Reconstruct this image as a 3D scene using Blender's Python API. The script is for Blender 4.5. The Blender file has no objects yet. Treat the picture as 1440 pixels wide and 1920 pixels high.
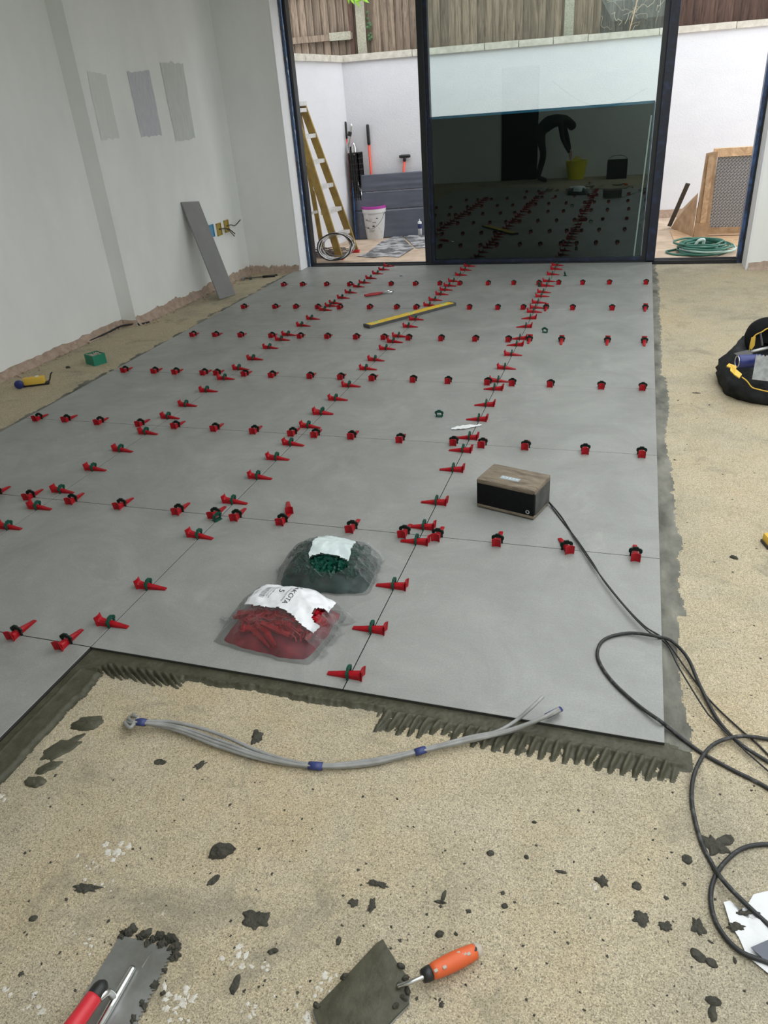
import bpy, bmesh, math, random
import numpy as np
from mathutils import Vector, Matrix, noise
random.seed(7); rng = np.random.default_rng(7)
PI = math.pi; R = math.radians
SC = bpy.context.scene; COL = SC.collection

# ---------------------------------------------------------------- camera
S = 0.9                                     # one floor tile is 0.9 m wide
FPX = 1371.94
CAM_ROT = (1.06737014, 0.0697550164, 0.302548307)
CAM_LOC = (-0.210906997*S, -1.67942537*S, 1.66702902*S)
cd = bpy.data.cameras.new('camera'); cam = bpy.data.objects.new('camera', cd); COL.objects.link(cam)
cd.sensor_fit = 'VERTICAL'; cd.sensor_height = 36; cd.lens = FPX/1920*36; cd.clip_start = 0.05; cd.clip_end = 200
cam.location = CAM_LOC; cam.rotation_euler = CAM_ROT; SC.camera = cam
# ---------------------------------------------------------------- world, daylight, exposure
W = bpy.data.worlds.new('world'); SC.world = W; W.use_nodes = True
bgn = W.node_tree.nodes['Background']; bgn.inputs[0].default_value = (0.965, 0.995, 1.0, 1); bgn.inputs[1].default_value = 1.0
SC.view_settings.view_transform = 'Standard'; SC.view_settings.look = 'None'
SC.view_settings.gamma = 1.0; SC.view_settings.use_curve_mapping = False
SC.view_settings.exposure = 1.38
SC.cycles.max_bounces = 10; SC.cycles.diffuse_bounces = 6; SC.cycles.glossy_bounces = 5
SC.cycles.transmission_bounces = 8; SC.cycles.transparent_max_bounces = 16
SC.cycles.use_denoising = True; SC.cycles.sample_clamp_indirect = 6
SKY = (-0.9, 2.95, -2.3, 5.0)               # roof lantern opening x0,x1,y0,y1
CEIL = 2.62
def portal(loc, rot, sx, sy):
    l = bpy.data.lights.new('daylight_portal', 'AREA'); l.shape = 'RECTANGLE'; l.size = sx; l.size_y = sy
    o = bpy.data.objects.new('daylight_portal', l); COL.objects.link(o); o.location = loc; o.rotation_euler = rot
    l.cycles.is_portal = True; return o
portal(((SKY[0]+SKY[1])/2, (SKY[2]+SKY[3])/2, CEIL+.3), (0, 0, 0), SKY[1]-SKY[0], SKY[3]-SKY[2])
portal((-1.45, 6.7, 1.3), (R(-90), 0, 0), 4.4, 2.5)

# ---------------------------------------------------------------- helpers
_c, _s = np.cos, np.sin
def _rot(rx, ry, rz):
    Rx = np.array([[1,0,0],[0,_c(rx),-_s(rx)],[0,_s(rx),_c(rx)]]); Ry = np.array([[_c(ry),0,_s(ry)],[0,1,0],[-_s(ry),0,_c(ry)]])
    Rz = np.array([[_c(rz),-_s(rz),0],[_s(rz),_c(rz),0],[0,0,1]]); return Rz@Ry@Rx
_RC = _rot(*CAM_ROT)
def _dir(x, y): return _RC@np.array([(x-720)/FPX, -(y-960)/FPX, -1.0])
def at(x, y, z=0.0):                        # measured photo point -> world point on the level z
    d = _dir(x, y); t = (z-CAM_LOC[2])/d[2]; p = np.array(CAM_LOC)+t*d; return Vector((p[0], p[1], z))
def onY(x, y, Y):
    d = _dir(x, y); t = (Y-CAM_LOC[1])/d[1]; return Vector(np.array(CAM_LOC)+t*d)
def onX(x, y, X):
    d = _dir(x, y); t = (X-CAM_LOC[0])/d[0]; return Vector(np.array(CAM_LOC)+t*d)
ZS = -0.022                                 # top of the bare concrete slab; the tile tops are z=0
def fl(x, y): return at(x, y, ZS)

def link(o, parent=None):
    COL.objects.link(o)
    if parent is not None: o.parent = parent
    return o
def tag(o, label=None, cat=None, group=None, kind=None):
    if label: o['label'] = label
    if cat: o['category'] = cat
    if group: o['group'] = group
    if kind: o['kind'] = kind
    return o
def thing(name, loc, rz=0, label=None, cat=None, group=None, kind=None, rot=None):
    o = bpy.data.objects.new(name, None); o.empty_display_size = .05; o.location = loc
    o.rotation_euler = rot if rot else (0, 0, rz); COL.objects.link(o); return tag(o, label, cat, group, kind)

class MB:
    def __init__(s): s.v = []; s.f = []
    def add(s, vs, fs, M=None):
        n = len(s.v)
        for v in vs: s.v.append(tuple(M@Vector(v)) if M is not None else tuple(v))
        for f in fs: s.f.append(tuple(i+n for i in f))
        return s
    def box(s, c, d, M=None, bev=0.0):
        x, y, z = d[0]/2, d[1]/2, d[2]/2
        if bev <= 0:
            vs = [(c[0]+a*x, c[1]+b*y, c[2]+e*z) for e in (-1, 1) for b in (-1, 1) for a in (-1, 1)]
            fs = [(0,2,3,1),(4,5,7,6),(0,1,5,4),(2,6,7,3),(0,4,6,2),(1,3,7,5)]
            return s.add(vs, fs, M)
        bm = bmesh.new(); bmesh.ops.create_cube(bm, size=1)
        for v in bm.verts: v.co = Vector((c[0]+v.co.x*d[0], c[1]+v.co.y*d[1], c[2]+v.co.z*d[2]))
        bmesh.ops.bevel(bm, geom=list(bm.edges), offset=bev, segments=2, affect='EDGES', profile=.5)
        bm.verts.index_update(); vs = [v.co.copy() for v in bm.verts]; fs = [[v.index for v in f.verts] for f in bm.faces]; bm.free()
        return s.add(vs, fs, M)
    def span(s, p, q, M=None, bev=0.0):
        return s.box([(a+b)/2 for a, b in zip(p, q)], [abs(b-a) for a, b in zip(p, q)], M, bev)
    def prism(s, poly, z0, z1, M=None):      # poly in xy, counter clockwise
        n = len(poly); vs = [(x, y, z0) for x, y in poly]+[(x, y, z1) for x, y in poly]
        fs = [tuple(range(n-1, -1, -1)), tuple(range(n, 2*n))]+[(i, (i+1) % n, n+(i+1) % n, n+i) for i in range(n)]
        return s.add(vs, fs, M)
    def lathe(s, prof, n=24, M=None, cap=True):
        vs = []; fs = []
        for r, z in prof:
            for i in range(n): a = 2*PI*i/n; vs.append((r*math.cos(a), r*math.sin(a), z))
        for k in range(len(prof)-1):
            for i in range(n): j = (i+1) % n; fs.append((k*n+i, k*n+j, (k+1)*n+j, (k+1)*n+i))
        if cap:
            if prof[0][0] > 1e-5: fs.append(tuple(range(n-1, -1, -1)))
            if prof[-1][0] > 1e-5: fs.append(tuple((len(prof)-1)*n+i for i in range(n)))
        return s.add(vs, fs, M)
    def tube(s, pts, r, n=8, cap=True, flat=1.0):
        pts = [Vector(p) for p in pts]; N = len(pts); rr = r if hasattr(r, '__len__') else [r]*N
        vs = []; fs = []; up = Vector((0, 0, 1)); prev = None
        for i in range(N):
            t = (pts[min(i+1, N-1)]-pts[max(i-1, 0)]).normalized()
            if prev is None:
                a = up if abs(t.z) < .9 else Vector((1, 0, 0)); x = t.cross(a).normalized()
            else: x = (prev-t*prev.dot(t)).normalized()
            y = t.cross(x); prev = x
            for k in range(n):
                a = 2*PI*k/n; vs.append(pts[i]+(x*math.cos(a)+y*math.sin(a)*flat)*rr[i])
        for i in range(N-1):
            for k in range(n): j = (k+1) % n; fs.append((i*n+k, i*n+j, (i+1)*n+j, (i+1)*n+k))
        if cap: fs.append(tuple(range(n-1, -1, -1))); fs.append(tuple((N-1)*n+k for k in range(n)))
        return s.add(vs, fs)
    def bar(s, a, b, w, h, up=(0, 0, 1)):    # box from a to b, w sideways, h along up
        a, b = Vector(a), Vector(b); t = (b-a).normalized(); u = Vector(up); x = t.cross(u).normalized(); y = x.cross(t)
        vs = [p+x*i*w/2+y*j*h/2 for p in (a, b) for j in (-1, 1) for i in (-1, 1)]
        return s.add(vs, [(0,1,3,2),(4,6,7,5),(0,4,5,1),(2,3,7,6),(0,2,6,4),(1,5,7,3)])
    def mesh(s, name, m, smooth=False):
        me = bpy.data.meshes.new(name); me.from_pydata(s.v, [], s.f)
        bm = bmesh.new(); bm.from_mesh(me); bmesh.ops.recalc_face_normals(bm, faces=bm.faces); bm.to_mesh(me); bm.free()
        if m: me.materials.append(m)
        if smooth: me.polygons.foreach_set('use_smooth', [True]*len(me.polygons))
        me.update(); return me
    def build(s, name, m, parent=None, smooth=False, label=None, cat=None, group=None, kind=None, auto=None):
        me = s.mesh(name, m, smooth or auto is not None); o = bpy.data.objects.new(name, me); link(o, parent)
        if auto is not None: me.set_sharp_from_angle(angle=R(auto))
        return tag(o, label, cat, group, kind)
def spline(pts, n=10):
    P = [Vector(p) for p in pts]; P = [P[0]*2-P[1]]+P+[P[-1]*2-P[-2]]; out = []
    for i in range(1, len(P)-2):
        a, b, c, d = P[i-1:i+3]
        for k in range(n):
            t = k/n; out.append(.5*((2*b)+(c-a)*t+(2*a-5*b+4*c-d)*t*t+(3*b-a-3*c+d)*t**3))
    out.append(P[-2]); return out
def nz(x, y=0, z=0): return noise.noise(Vector((x, y, z)))
def ring(me_obj, parent): return me_obj

# ---------------------------------------------------------------- materials
def mat(name, col, rough=.6, metal=0, var=0, vscale=8, col2=None, bump=0, bscale=60, spec=.5, mapping=None, alpha=None, trans=0, ior=1.45, detail=6, ramp=(.35, .65), coat=0):
    m = bpy.data.materials.new(name); m.use_nodes = True; nt = m.node_tree; N = nt.nodes; L = nt.links
    b = N['Principled BSDF']; b.inputs['Roughness'].default_value = rough; b.inputs['Metallic'].default_value = metal
    b.inputs['Specular IOR Level'].default_value = spec; b.inputs['Base Color'].default_value = (*col, 1)
    b.inputs['Coat Weight'].default_value = coat
    if trans: b.inputs['Transmission Weight'].default_value = trans; b.inputs['IOR'].default_value = ior
    if col2 is None and var: col2 = tuple(c*(1-var) for c in col)
    tc = N.new('ShaderNodeTexCoord'); mp = N.new('ShaderNodeMapping'); L.new(tc.outputs['Object'], mp.inputs[0])
    if mapping: mp.inputs['Scale'].default_value = mapping
    if col2 is not None:
        n = N.new('ShaderNodeTexNoise'); n.inputs['Scale'].default_value = vscale; n.inputs['Detail'].default_value = detail; n.inputs['Roughness'].default_value = .6
        L.new(mp.outputs[0], n.inputs['Vector']); r = N.new('ShaderNodeValToRGB')
        r.color_ramp.elements[0].position = ramp[0]; r.color_ramp.elements[1].position = ramp[1]
        r.color_ramp.elements[0].color = (*col, 1); r.color_ramp.elements[1].color = (*col2, 1)
        L.new(n.outputs['Fac'], r.inputs[0]); L.new(r.outputs[0], b.inputs['Base Color'])
    if bump:
        n2 = N.new('ShaderNodeTexNoise'); n2.inputs['Scale'].default_value = bscale; n2.inputs['Detail'].default_value = 5
        L.new(mp.outputs[0], n2.inputs['Vector']); bp = N.new('ShaderNodeBump'); bp.inputs['Strength'].default_value = bump; bp.inputs['Distance'].default_value = .01
        L.new(n2.outputs['Fac'], bp.inputs['Height']); L.new(bp.outputs[0], b.inputs['Normal'])
    return m
def nodes(m): return m.node_tree.nodes, m.node_tree.links, m.node_tree.nodes['Principled BSDF']
def ramp(N, L, src, stops):
    r = N.new('ShaderNodeValToRGB'); e = r.color_ramp.elements
    while len(e) < len(stops): e.new(.5)
    for q, (p, c) in zip(e, stops): q.position = p; q.color = (*c, 1)
    L.new(src, r.inputs[0]); return r.outputs[0]
def tnoise(N, L, vec, sc, det=5, rough=.6, dist=0):
    n = N.new('ShaderNodeTexNoise'); n.inputs['Scale'].default_value = sc; n.inputs['Detail'].default_value = det
    n.inputs['Roughness'].default_value = rough; n.inputs['Distortion'].default_value = dist; L.new(vec, n.inputs['Vector']); return n.outputs['Fac']
def mixc(N, L, fac, a, b, mode='MIX'):
    m = N.new('ShaderNodeMix'); m.data_type = 'RGBA'; m.blend_type = mode
    for i, v in ((0, fac), (6, a), (7, b)):
        if hasattr(v, 'is_linked'): L.new(v, m.inputs[i])
        elif i == 0: m.inputs[0].default_value = v
        else: m.inputs[i].default_value = (*v, 1)
    return m.outputs[2]
M = {}
def concrete():
    m = mat('bare_concrete', (.4, .33, .24), .9, spec=.2); N, L, b = nodes(m)
    v = N['Mapping'].outputs[0]
    big = ramp(N, L, tnoise(N, L, v, 1.3, 6, .65, .4), [(.32, (.52, .425, .275)), (.5, (.48, .415, .29)), (.66, (.36, .325, .24))])
    bt = mixc(N, L, ramp(N, L, tnoise(N, L, v, 7, 5, .7), [(.42, (0,)*3), (.75, (.55,)*3)]), big, (.56, .50, .385))
    fine = ramp(N, L, tnoise(N, L, v, 330, 3, .7), [(.32, (.30,)*3), (.46, (.90,)*3), (.56, (1.05,)*3), (.70, (1.6,)*3)])
    fine2 = ramp(N, L, tnoise(N, L, v, 150, 3, .7), [(.30, (.55,)*3), (.45, (.97,)*3), (.6, (1.0,)*3), (.72, (1.22,)*3)])
    c = mixc(N, L, 1.0, mixc(N, L, 1.0, bt, fine, 'MULTIPLY'), fine2, 'MULTIPLY')
    pit = ramp(N, L, tnoise(N, L, v, 200, 3, .6), [(.29, (.9,)*3), (.36, (0,)*3)])
    gr = ramp(N, L, tnoise(N, L, N['Mapping'].outputs[0], 260, 2, .5, 1.0), [(.66, (0,)*3), (.72, (.8,)*3)])
    c = mixc(N, L, gr, c, (.72, .66, .52))
    c = mixc(N, L, pit, c, (.13, .115, .09))
    grime = ramp(N, L, tnoise(N, L, v, 3.3, 7, .75, .8), [(.54, (0,)*3), (.70, (.65,)*3)])
    c = mixc(N, L, grime, c, (.20, .19, .145))
    wsp = ramp(N, L, tnoise(N, L, v, 11, 6, .75), [(.68, (0,)*3), (.73, (.7,)*3)])
    c = mixc(N, L, wsp, c, (.72, .70, .64))
    L.new(c, b.inputs['Base Color'])
    h = N.new('ShaderNodeBump'); h.inputs['Strength'].default_value = .55; h.inputs['Distance'].default_value = .006
    L.new(tnoise(N, L, v, 120, 6, .75), h.inputs['Height']); L.new(h.outputs[0], b.inputs['Normal']); return m
M['concrete'] = concrete()
def tilemat():
    m = mat('grey_porcelain', (.3, .3, .3), .42, spec=.5); N, L, b = nodes(m)
    g = N.new('ShaderNodeNewGeometry'); v = g.outputs['Position']
    a = ramp(N, L, tnoise(N, L, v, 2.2, 9, .72, .6), [(.3, (.225, .230, .218)), (.5, (.270, .275, .262)), (.7, (.325, .33, .316))])
    mp = N.new('ShaderNodeMapping'); mp.inputs['Scale'].default_value = (6, 26, 8); L.new(v, mp.inputs[0])
    s = ramp(N, L, tnoise(N, L, mp.outputs[0], 1, 6, .75), [(.4, (.98,)*3), (.7, (1.03,)*3)])
    c = mixc(N, L, 1.0, a, s, 'MULTIPLY')
    dust = ramp(N, L, tnoise(N, L, v, 3.1, 8, .8, 1.2), [(.58, (0,)*3), (.8, (.45,)*3)])
    c = mixc(N, L, dust, c, (.47, .47, .45))
    c = mixc(N, L, 1.0, c, ramp(N, L, tnoise(N, L, v, 160, 3, .7), [(.3, (.90,)*3), (.7, (1.10,)*3)]), 'MULTIPLY')
    L.new(c, b.inputs['Base Color'])
    rr = ramp(N, L, tnoise(N, L, v, 5, 5), [(.3, (.36,)*3), (.7, (.52,)*3)]); L.new(rr, b.inputs['Roughness']); return m
M['tile'] = tilemat()
M['tile_edge'] = mat('shaded_tile_edge', (.03, .03, .026), .8)  # shade on the tile sides, put into the colour as near-black
M['adhesive'] = mat('wet_tile_adhesive', (.054, .053, .034), .5, spec=.3, col2=(.084, .081, .055), vscale=30, bump=.25, bscale=90)
M['adh_dry'] = mat('smeared_adhesive', (.095, .095, .08), .75, spec=.2, col2=(.24, .235, .20), vscale=9, bump=.2, bscale=150, mapping=(1, .5, 1))
M['blob'] = mat('mortar_lump', (.048, .047, .038), .75, spec=.2, col2=(.08, .077, .062), vscale=60, bump=.7, bscale=140)
M['plaster'] = mat('skim_plaster_white', (.865, .885, .88), .75, col2=(.80, .82, .81), vscale=2.2, bump=.04, bscale=30, mapping=(1, 1, .45))
M['plaster_d'] = M['plaster']
M['pink'] = mat('raw_wall_base', (.50, .38, .31), .95, col2=(.36, .27, .21), vscale=22, bump=.8, bscale=50)
M['ceil'] = mat('ceiling_white', (.75, .76, .75), .8)
M['render'] = mat('white_render', (.72, .725, .765), .85, col2=(.69, .695, .74), vscale=3, bump=.35, bscale=45, mapping=(1, 1, 2))
M['reveal'] = mat('white_reveal_board', (.82, .83, .86), .5, var=.05)
M['coping'] = mat('coping_stone', (.66, .63, .56), .85, col2=(.50, .47, .41), vscale=14, bump=.3, bscale=80)
M['earth'] = mat('yard_paving_dirt', (.60, .47, .36), .95, col2=(.42, .32, .24), vscale=5, bump=.5, bscale=25)
M['bank'] = mat('garden_soil', (.16, .12, .08), .95, var=.4)
def wood(name, c1, c2, sc=(9, 9, .7)):
    m = mat(name, c1, .85); N, L, b = nodes(m); v = N['Mapping'].outputs[0]
    oi = N.new('ShaderNodeObjectInfo'); ad = N.new('ShaderNodeVectorMath'); ad.operation = 'ADD'
    ml = N.new('ShaderNodeMath'); ml.operation = 'MULTIPLY'; ml.inputs[1].default_value = 40; L.new(oi.outputs['Random'], ml.inputs[0])
    L.new(v, ad.inputs[0]); L.new(ml.outputs[0], ad.inputs[1]); N['Mapping'].inputs['Scale'].default_value = sc
    g = ramp(N, L, tnoise(N, L, ad.outputs[0], 3, 7, .7, 1.5), [(.3, c2), (.55, c1), (.75, tuple(min(1, c*1.3) for c in c1))])
    t = ramp(N, L, oi.outputs['Random'], [(0, (.72,)*3), (1, (1.2,)*3)])
    L.new(mixc(N, L, 1.0, g, t, 'MULTIPLY'), b.inputs['Base Color']); return m
M['board'] = wood('weathered_fence_board', (.26, .20, .15), (.07, .05, .036))
M['board_d'] = wood('dark_fence_board', (.105, .06, .045), (.03, .018, .015))
M['board_m'] = wood('mossy_fence_board', (.12, .11, .095), (.04, .038, .034))
M['post'] = mat('concrete_post', (.42, .40, .33), .9, col2=(.27, .26, .2), vscale=70, bump=.5, bscale=120)
M['crate'] = wood('pine_crate', (.62, .42, .26), (.36, .2, .1), (3, 9, 3))
M['card'] = mat('brown_cardboard', (.50, .34, .21), .8, col2=(.33, .21, .12), vscale=9, bump=.2, bscale=30)
M['black'] = mat('black_aluminium', (.012, .014, .018), .4)
def film():
    m = mat('blue_protective_film', (.035, .075, .17), .35, spec=.6); N, L, b = nodes(m)
    f = ramp(N, L, tnoise(N, L, N['Mapping'].outputs[0], 9, 6, .7, .5), [(.38, (.02, .03, .06)), (.47, (.03, .075, .19)), (.66, (.06, .14, .33))])
    L.new(f, b.inputs['Base Color']); return m
N_ = film(); M['film'] = N_
M['navy'] = mat('dark_navy_film', (.008, .012, .026), .45, col2=(.018, .032, .085), vscale=14, ramp=(.5, .72), detail=8)
M['blueline'] = mat('blue_tape_edge', (.03, .2, .38), .4)
M['blacksheet'] = mat('black_sheet', (.006, .007, .007), .7, spec=.1)
M['red'] = mat('red_plastic_wedge', (.40, .006, .014), .42, spec=.3, var=.3, vscale=30)
M['green'] = mat('green_plastic_clip', (.004, .062, .04), .45, spec=.3)
M['dgreen'] = mat('dark_green_clip', (.003, .016, .012), .5, spec=.25)
M['cable'] = mat('black_rubber_cable', (.018, .019, .02), .55, col2=(.13, .13, .125), vscale=45, ramp=(.55, .78))
M['gcable'] = mat('grey_pvc_cable', (.33, .335, .33), .55, col2=(.24, .24, .23), vscale=20)
M['btape'] = mat('blue_tape', (.03, .045, .16), .45)
M['steel'] = mat('smeared_steel', (.42, .43, .43), .38, metal=.75, col2=(.27, .27, .25), vscale=9)
M['chrome'] = mat('bright_metal', (.62, .63, .63), .22, metal=1)
M['orange'] = mat('orange_rubber_grip', (.75, .13, .035), .5, var=.15)
M['redgrip'] = mat('red_grip', (.62, .025, .04), .4, var=.1)
M['blackp'] = mat('black_plastic', (.014, .014, .015), .45)
M['fabric'] = mat('black_tool_fabric', (.012, .0135, .0145), .85, spec=.25, col2=(.028, .03, .032), vscale=14, bump=.5, bscale=70)
M['fabric2'] = mat('dark_bag_fabric', (.005, .0055, .006), .9, spec=.2, bump=.4, bscale=50)
M['yellow'] = mat('yellow_lining', (.70, .46, .07), .7)
M['ylevel'] = mat('yellow_level_body', (.72, .50, .03), .42, var=.12, vscale=20)
M['dgrey'] = mat('dark_grey_plastic', (.07, .07, .07), .6)
M['bucket'] = mat('white_bucket', (.72, .72, .72), .5, col2=(.52, .50, .48), vscale=16, ramp=(.55, .8))
M['magenta'] = mat('magenta_lid', (.48, .05, .38), .4)
M['clad'] = mat('charcoal_film_sheet', (.085, .095, .125), .42, col2=(.11, .12, .155), vscale=4, mapping=(1, 1, 4))
M['ladder'] = mat('yellow_fibreglass', (.36, .24, .05), .6, col2=(.24, .155, .045), vscale=12)
M['alu'] = mat('pale_aluminium', (.74, .74, .73), .45, metal=.3, col2=(.55, .54, .52), vscale=25)
M['toolred'] = mat('orange_red_tool_handle', (.80, .10, .055), .4)
M['hose'] = mat('green_hose', (.03, .15, .11), .4)
M['membrane'] = mat('dusty_membrane', (.46, .46, .47), .6, col2=(.10, .10, .105), vscale=6, detail=8, ramp=(.42, .58))
M['white'] = mat('white_plastic', (.78, .79, .8), .45)
M['paper'] = mat('crumpled_white_paper', (.70, .71, .72), .6, bump=.4, bscale=18)
M['paint'] = mat('white_paint_spatter', (.68, .67, .63), .8, col2=(.5, .46, .38), vscale=120)
M['gbox'] = mat('green_box', (.012, .20, .12), .5)
M['stone'] = mat('pale_spacers', (.45, .40, .34), .8)
M['blue'] = mat('navy_can', (.02, .03, .16), .35)
M['ink'] = mat('black_ink', (.02, .02, .025), .6)
M['leaf'] = mat('bright_leaf', (.22, .46, .03), .5)
M['vine'] = mat('bare_vine', (.38, .31, .23), .9)
M['copper'] = mat('brass_box', (.42, .30, .05), .5)
M['ybucket'] = mat('yellow_builders_bucket', (.80, .72, .03), .5)
M['swA'] = mat('paint_sample_pale_green_grey', (.69, .72, .70), .7, col2=(.73, .76, .74), vscale=30, mapping=(1, 1, .2))
M['swB'] = mat('paint_sample_lavender_grey', (.52, .54, .60), .7, col2=(.60, .615, .66), vscale=40, mapping=(1, 1, .3))
M['swC'] = mat('paint_sample_green_grey', (.55, .585, .565), .7, col2=(.62, .65, .63), vscale=40, mapping=(1, 1, .15))
M['skin'] = mat('skin', (.5, .3, .22), .6); M['cloth'] = mat('black_workwear', (.012, .012, .014), .9)
def plastic():
    m = bpy.data.materials.new('clear_plastic_film'); m.use_nodes = True; N, L = m.node_tree.nodes, m.node_tree.links
    b = N['Principled BSDF']; b.inputs['Base Color'].default_value = (.45, .47, .47, 1); b.inputs['Roughness'].default_value = .12; b.inputs['Specular IOR Level'].default_value = .9
    t = N.new('ShaderNodeBsdfTransparent'); t.inputs[0].default_value = (.96, .97, .97, 1); mx = N.new('ShaderNodeMixShader')
    tc = N.new('ShaderNodeTexCoord'); n = tnoise(N, L, tc.outputs['Object'], 22, 4, .6, 2.5)
    h = N.new('ShaderNodeBump'); h.inputs['Strength'].default_value = .8; h.inputs['Distance'].default_value = .012; L.new(n, h.inputs['Height']); L.new(h.outputs[0], b.inputs['Normal'])
    fr = N.new('ShaderNodeFresnel'); fr.inputs[0].default_value = 1.5; L.new(h.outputs[0], fr.inputs['Normal'])
    r = N.new('ShaderNodeMapRange'); L.new(fr.outputs[0], r.inputs[0]); r.inputs[1].default_value = 0; r.inputs[2].default_value = .5; r.inputs[3].default_value = .02; r.inputs[4].default_value = .62
    L.new(r.outputs[0], mx.inputs[0]); L.new(t.outputs[0], mx.inputs[1]); L.new(b.outputs[0], mx.inputs[2]); L.new(mx.outputs[0], N['Material Output'].inputs[0]); return m
M['film_clear'] = plastic()
def glass():
    m = bpy.data.materials.new('tinted_window_glass'); m.use_nodes = True; N, L = m.node_tree.nodes, m.node_tree.links
    g = N.new('ShaderNodeBsdfGlossy'); g.inputs['Roughness'].default_value = .004; g.inputs[0].default_value = (.75, .85, .82, 1)
    t = N.new('ShaderNodeBsdfTransparent'); t.inputs[0].default_value = (.91, .965, .95, 1)
    fr = N.new('ShaderNodeFresnel'); fr.inputs[0].default_value = 1.62; mx = N.new('ShaderNodeMixShader')
    L.new(fr.outputs[0], mx.inputs[0]); L.new(t.outputs[0], mx.inputs[1]); L.new(g.outputs[0], mx.inputs[2]); L.new(mx.outputs[0], N['Material Output'].inputs[0]); return m
M['glass'] = glass()
def lattice():
    m = mat('grey_lattice_fabric', (.3, .3, .3), .8); N, L, b = nodes(m); v = N['Mapping'].outputs[0]
    return m
M['mesh_bg'] = mat('grey_backing', (.20, .195, .20), .85); M['mesh_line'] = mat('pale_lattice', (.50, .48, .48), .7)

# ---------------------------------------------------------------- the room
WX0, WX1 = -4.45, -4.30                     # recessed and proud parts of the left wall
floor = MB().span((-4.7, -2.9, -.2), (3.2, 6.60, ZS)).build('floor', M['concrete'], kind='structure')
wl = MB().span((-4.75, -2.9, -.2), (WX0, 3.97, CEIL)).span((-4.75, 3.97, -.2), (WX1, 6.6, CEIL)).build('wall_left', M['plaster'], kind='structure')
wd = MB().span((WX1, 6.2, ZS), (-3.69, 6.47, CEIL)).build('wall_back', M['plaster'], kind='structure')
MB().span((-3.69, 6.20, ZS), (-3.672, 6.47, 2.56)).build('trim_1', M['reveal'], kind='structure')
wr = MB().span((.83, 6.1, ZS), (3.2, 6.47, CEIL)).build('wall_back_right', M['plaster'], kind='structure')
MB().span((.81, 6.10, ZS), (.83, 6.47, 2.56)).build('trim_2', M['reveal'], kind='structure')
MB().span((-3.69, 6.25, 2.56), (.83, 6.60, CEIL+.1)).build('wall_lintel', M['plaster'], kind='structure')
MB().span((-4.75, 6.25, CEIL+.1), (3.2, 6.60, 3.3)).build('wall_sky_blocker', M['render'], kind='structure')  # unseen wall above the doors, added to cut sky light on the yard
MB().span((3.0, -2.9, -.2), (3.2, 6.1, CEIL)).build('wall_right', M['plaster'], kind='structure')
MB().span((-4.75, -2.9, -.2), (3.2, -2.7, CEIL)).build('wall_front', M['plaster'], kind='structure')
c_ = MB(); x0, x1, y0, y1 = SKY
for a in (((-4.75, -2.9), (3.2, y0)), ((-4.75, y1), (3.2, 6.6)), ((-4.75, y0), (x0, y1)), ((x1, y0), (3.2, y1))):
    c_.span((*a[0], CEIL), (*a[1], CEIL+.3))
c_.build('ceiling', M['ceil'], kind='structure')

# floor tiles (parts of the floor): joints 2 mm wide, edges slightly eased
TP, RP = .9, .9069
def tile_poly(k, r):
    xr = -TP*k-.0015; xl = -TP*(k+1)+.0015; ya = RP*r+.0015; yb = RP*(r+1)-.0015
    if k == 0: xr = 0.0
    if r == 0 and k < 2: ya = 0.0
    if r == 6: yb = 6.40
    xl0 = xl1 = xl
    if k == 3: xl0 = -3.6-.022*max(0, ya); xl1 = -3.6-.022*max(0, yb)
    return [(xl0, ya), (xr, ya), (xr, yb), (xl1, yb)]
def slab_tile(poly, z0=-.011, z1=0.0):
    b = .0012; m = MB(); cx = sum(p[0] for p in poly)/4; cy = sum(p[1] for p in poly)/4
    inn = [(x+(b if x < cx else -b), y+(b if y < cy else -b)) for x, y in poly]
    v = [(x, y, z0) for x, y in poly]+[(x, y, z1-b) for x, y in poly]+[(x, y, z1) for x, y in inn]
    f = [(3, 2, 1, 0), (8, 9, 10, 11)]+[(a+i, a+(i+1) % 4, a+4+(i+1) % 4, a+4+i) for a in (0, 4) for i in range(4)]
    return m.add(v, f)
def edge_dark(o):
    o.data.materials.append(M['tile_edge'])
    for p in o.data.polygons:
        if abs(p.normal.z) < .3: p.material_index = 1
for k in range(4):
    for r in range(-1 if k > 1 else 0, 7):
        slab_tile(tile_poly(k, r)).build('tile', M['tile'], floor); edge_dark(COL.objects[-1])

MB().add([(-3.59, .004, ZS), (-.01, .004, ZS), (-.01, 6.39, ZS), (-3.70, 6.39, ZS), (-3.59, .004, -.0112), (-.01, .004, -.0112), (-.01, 6.39, -.0112), (-3.70, 6.39, -.0112)], [(0,1,2,3),(4,7,6,5),(0,4,5,1),(1,5,6,2),(2,6,7,3),(3,7,4,0)]).span((-3.59, -.9, ZS), (-1.81, .004, -.0112)).build('tile_bed', M['blob'], floor)
# adhesive bed, ridges and smears: one height field each
def field(name, x0, x1, y0, y1, step, h, m, cut=.0006, label=None, cat=None):
    xs = np.arange(x0, x1+step/2, step); ys = np.arange(y0, y1+step/2, step)
    H = [[h(x, y) for y in ys] for x in xs]; mb = MB(); idx = {}
    ny = len(ys)
    def vi(i, j):
        if (i, j) not in idx: idx[(i, j)] = len(mb.v); mb.v.append((xs[i], ys[j], ZS+max(H[i][j], .0)+.0002))
        return idx[(i, j)]
    for i in range(len(xs)-1):
        for j in range(ny-1):
            if max(H[i][j], H[i+1][j], H[i][j+1], H[i+1][j+1]) > cut: mb.f.append((vi(i, j), vi(i+1, j), vi(i+1, j+1), vi(i, j+1)))
    me = bpy.data.meshes.new(name); me.from_pydata(mb.v, [], mb.f); me.materials.append(m); me.polygons.foreach_set('use_smooth', [True]*len(me.polygons))
    o = bpy.data.objects.new(name, me); link(o, floor if label is None else None); tag(o, label, cat, kind='stuff'); return o
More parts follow.
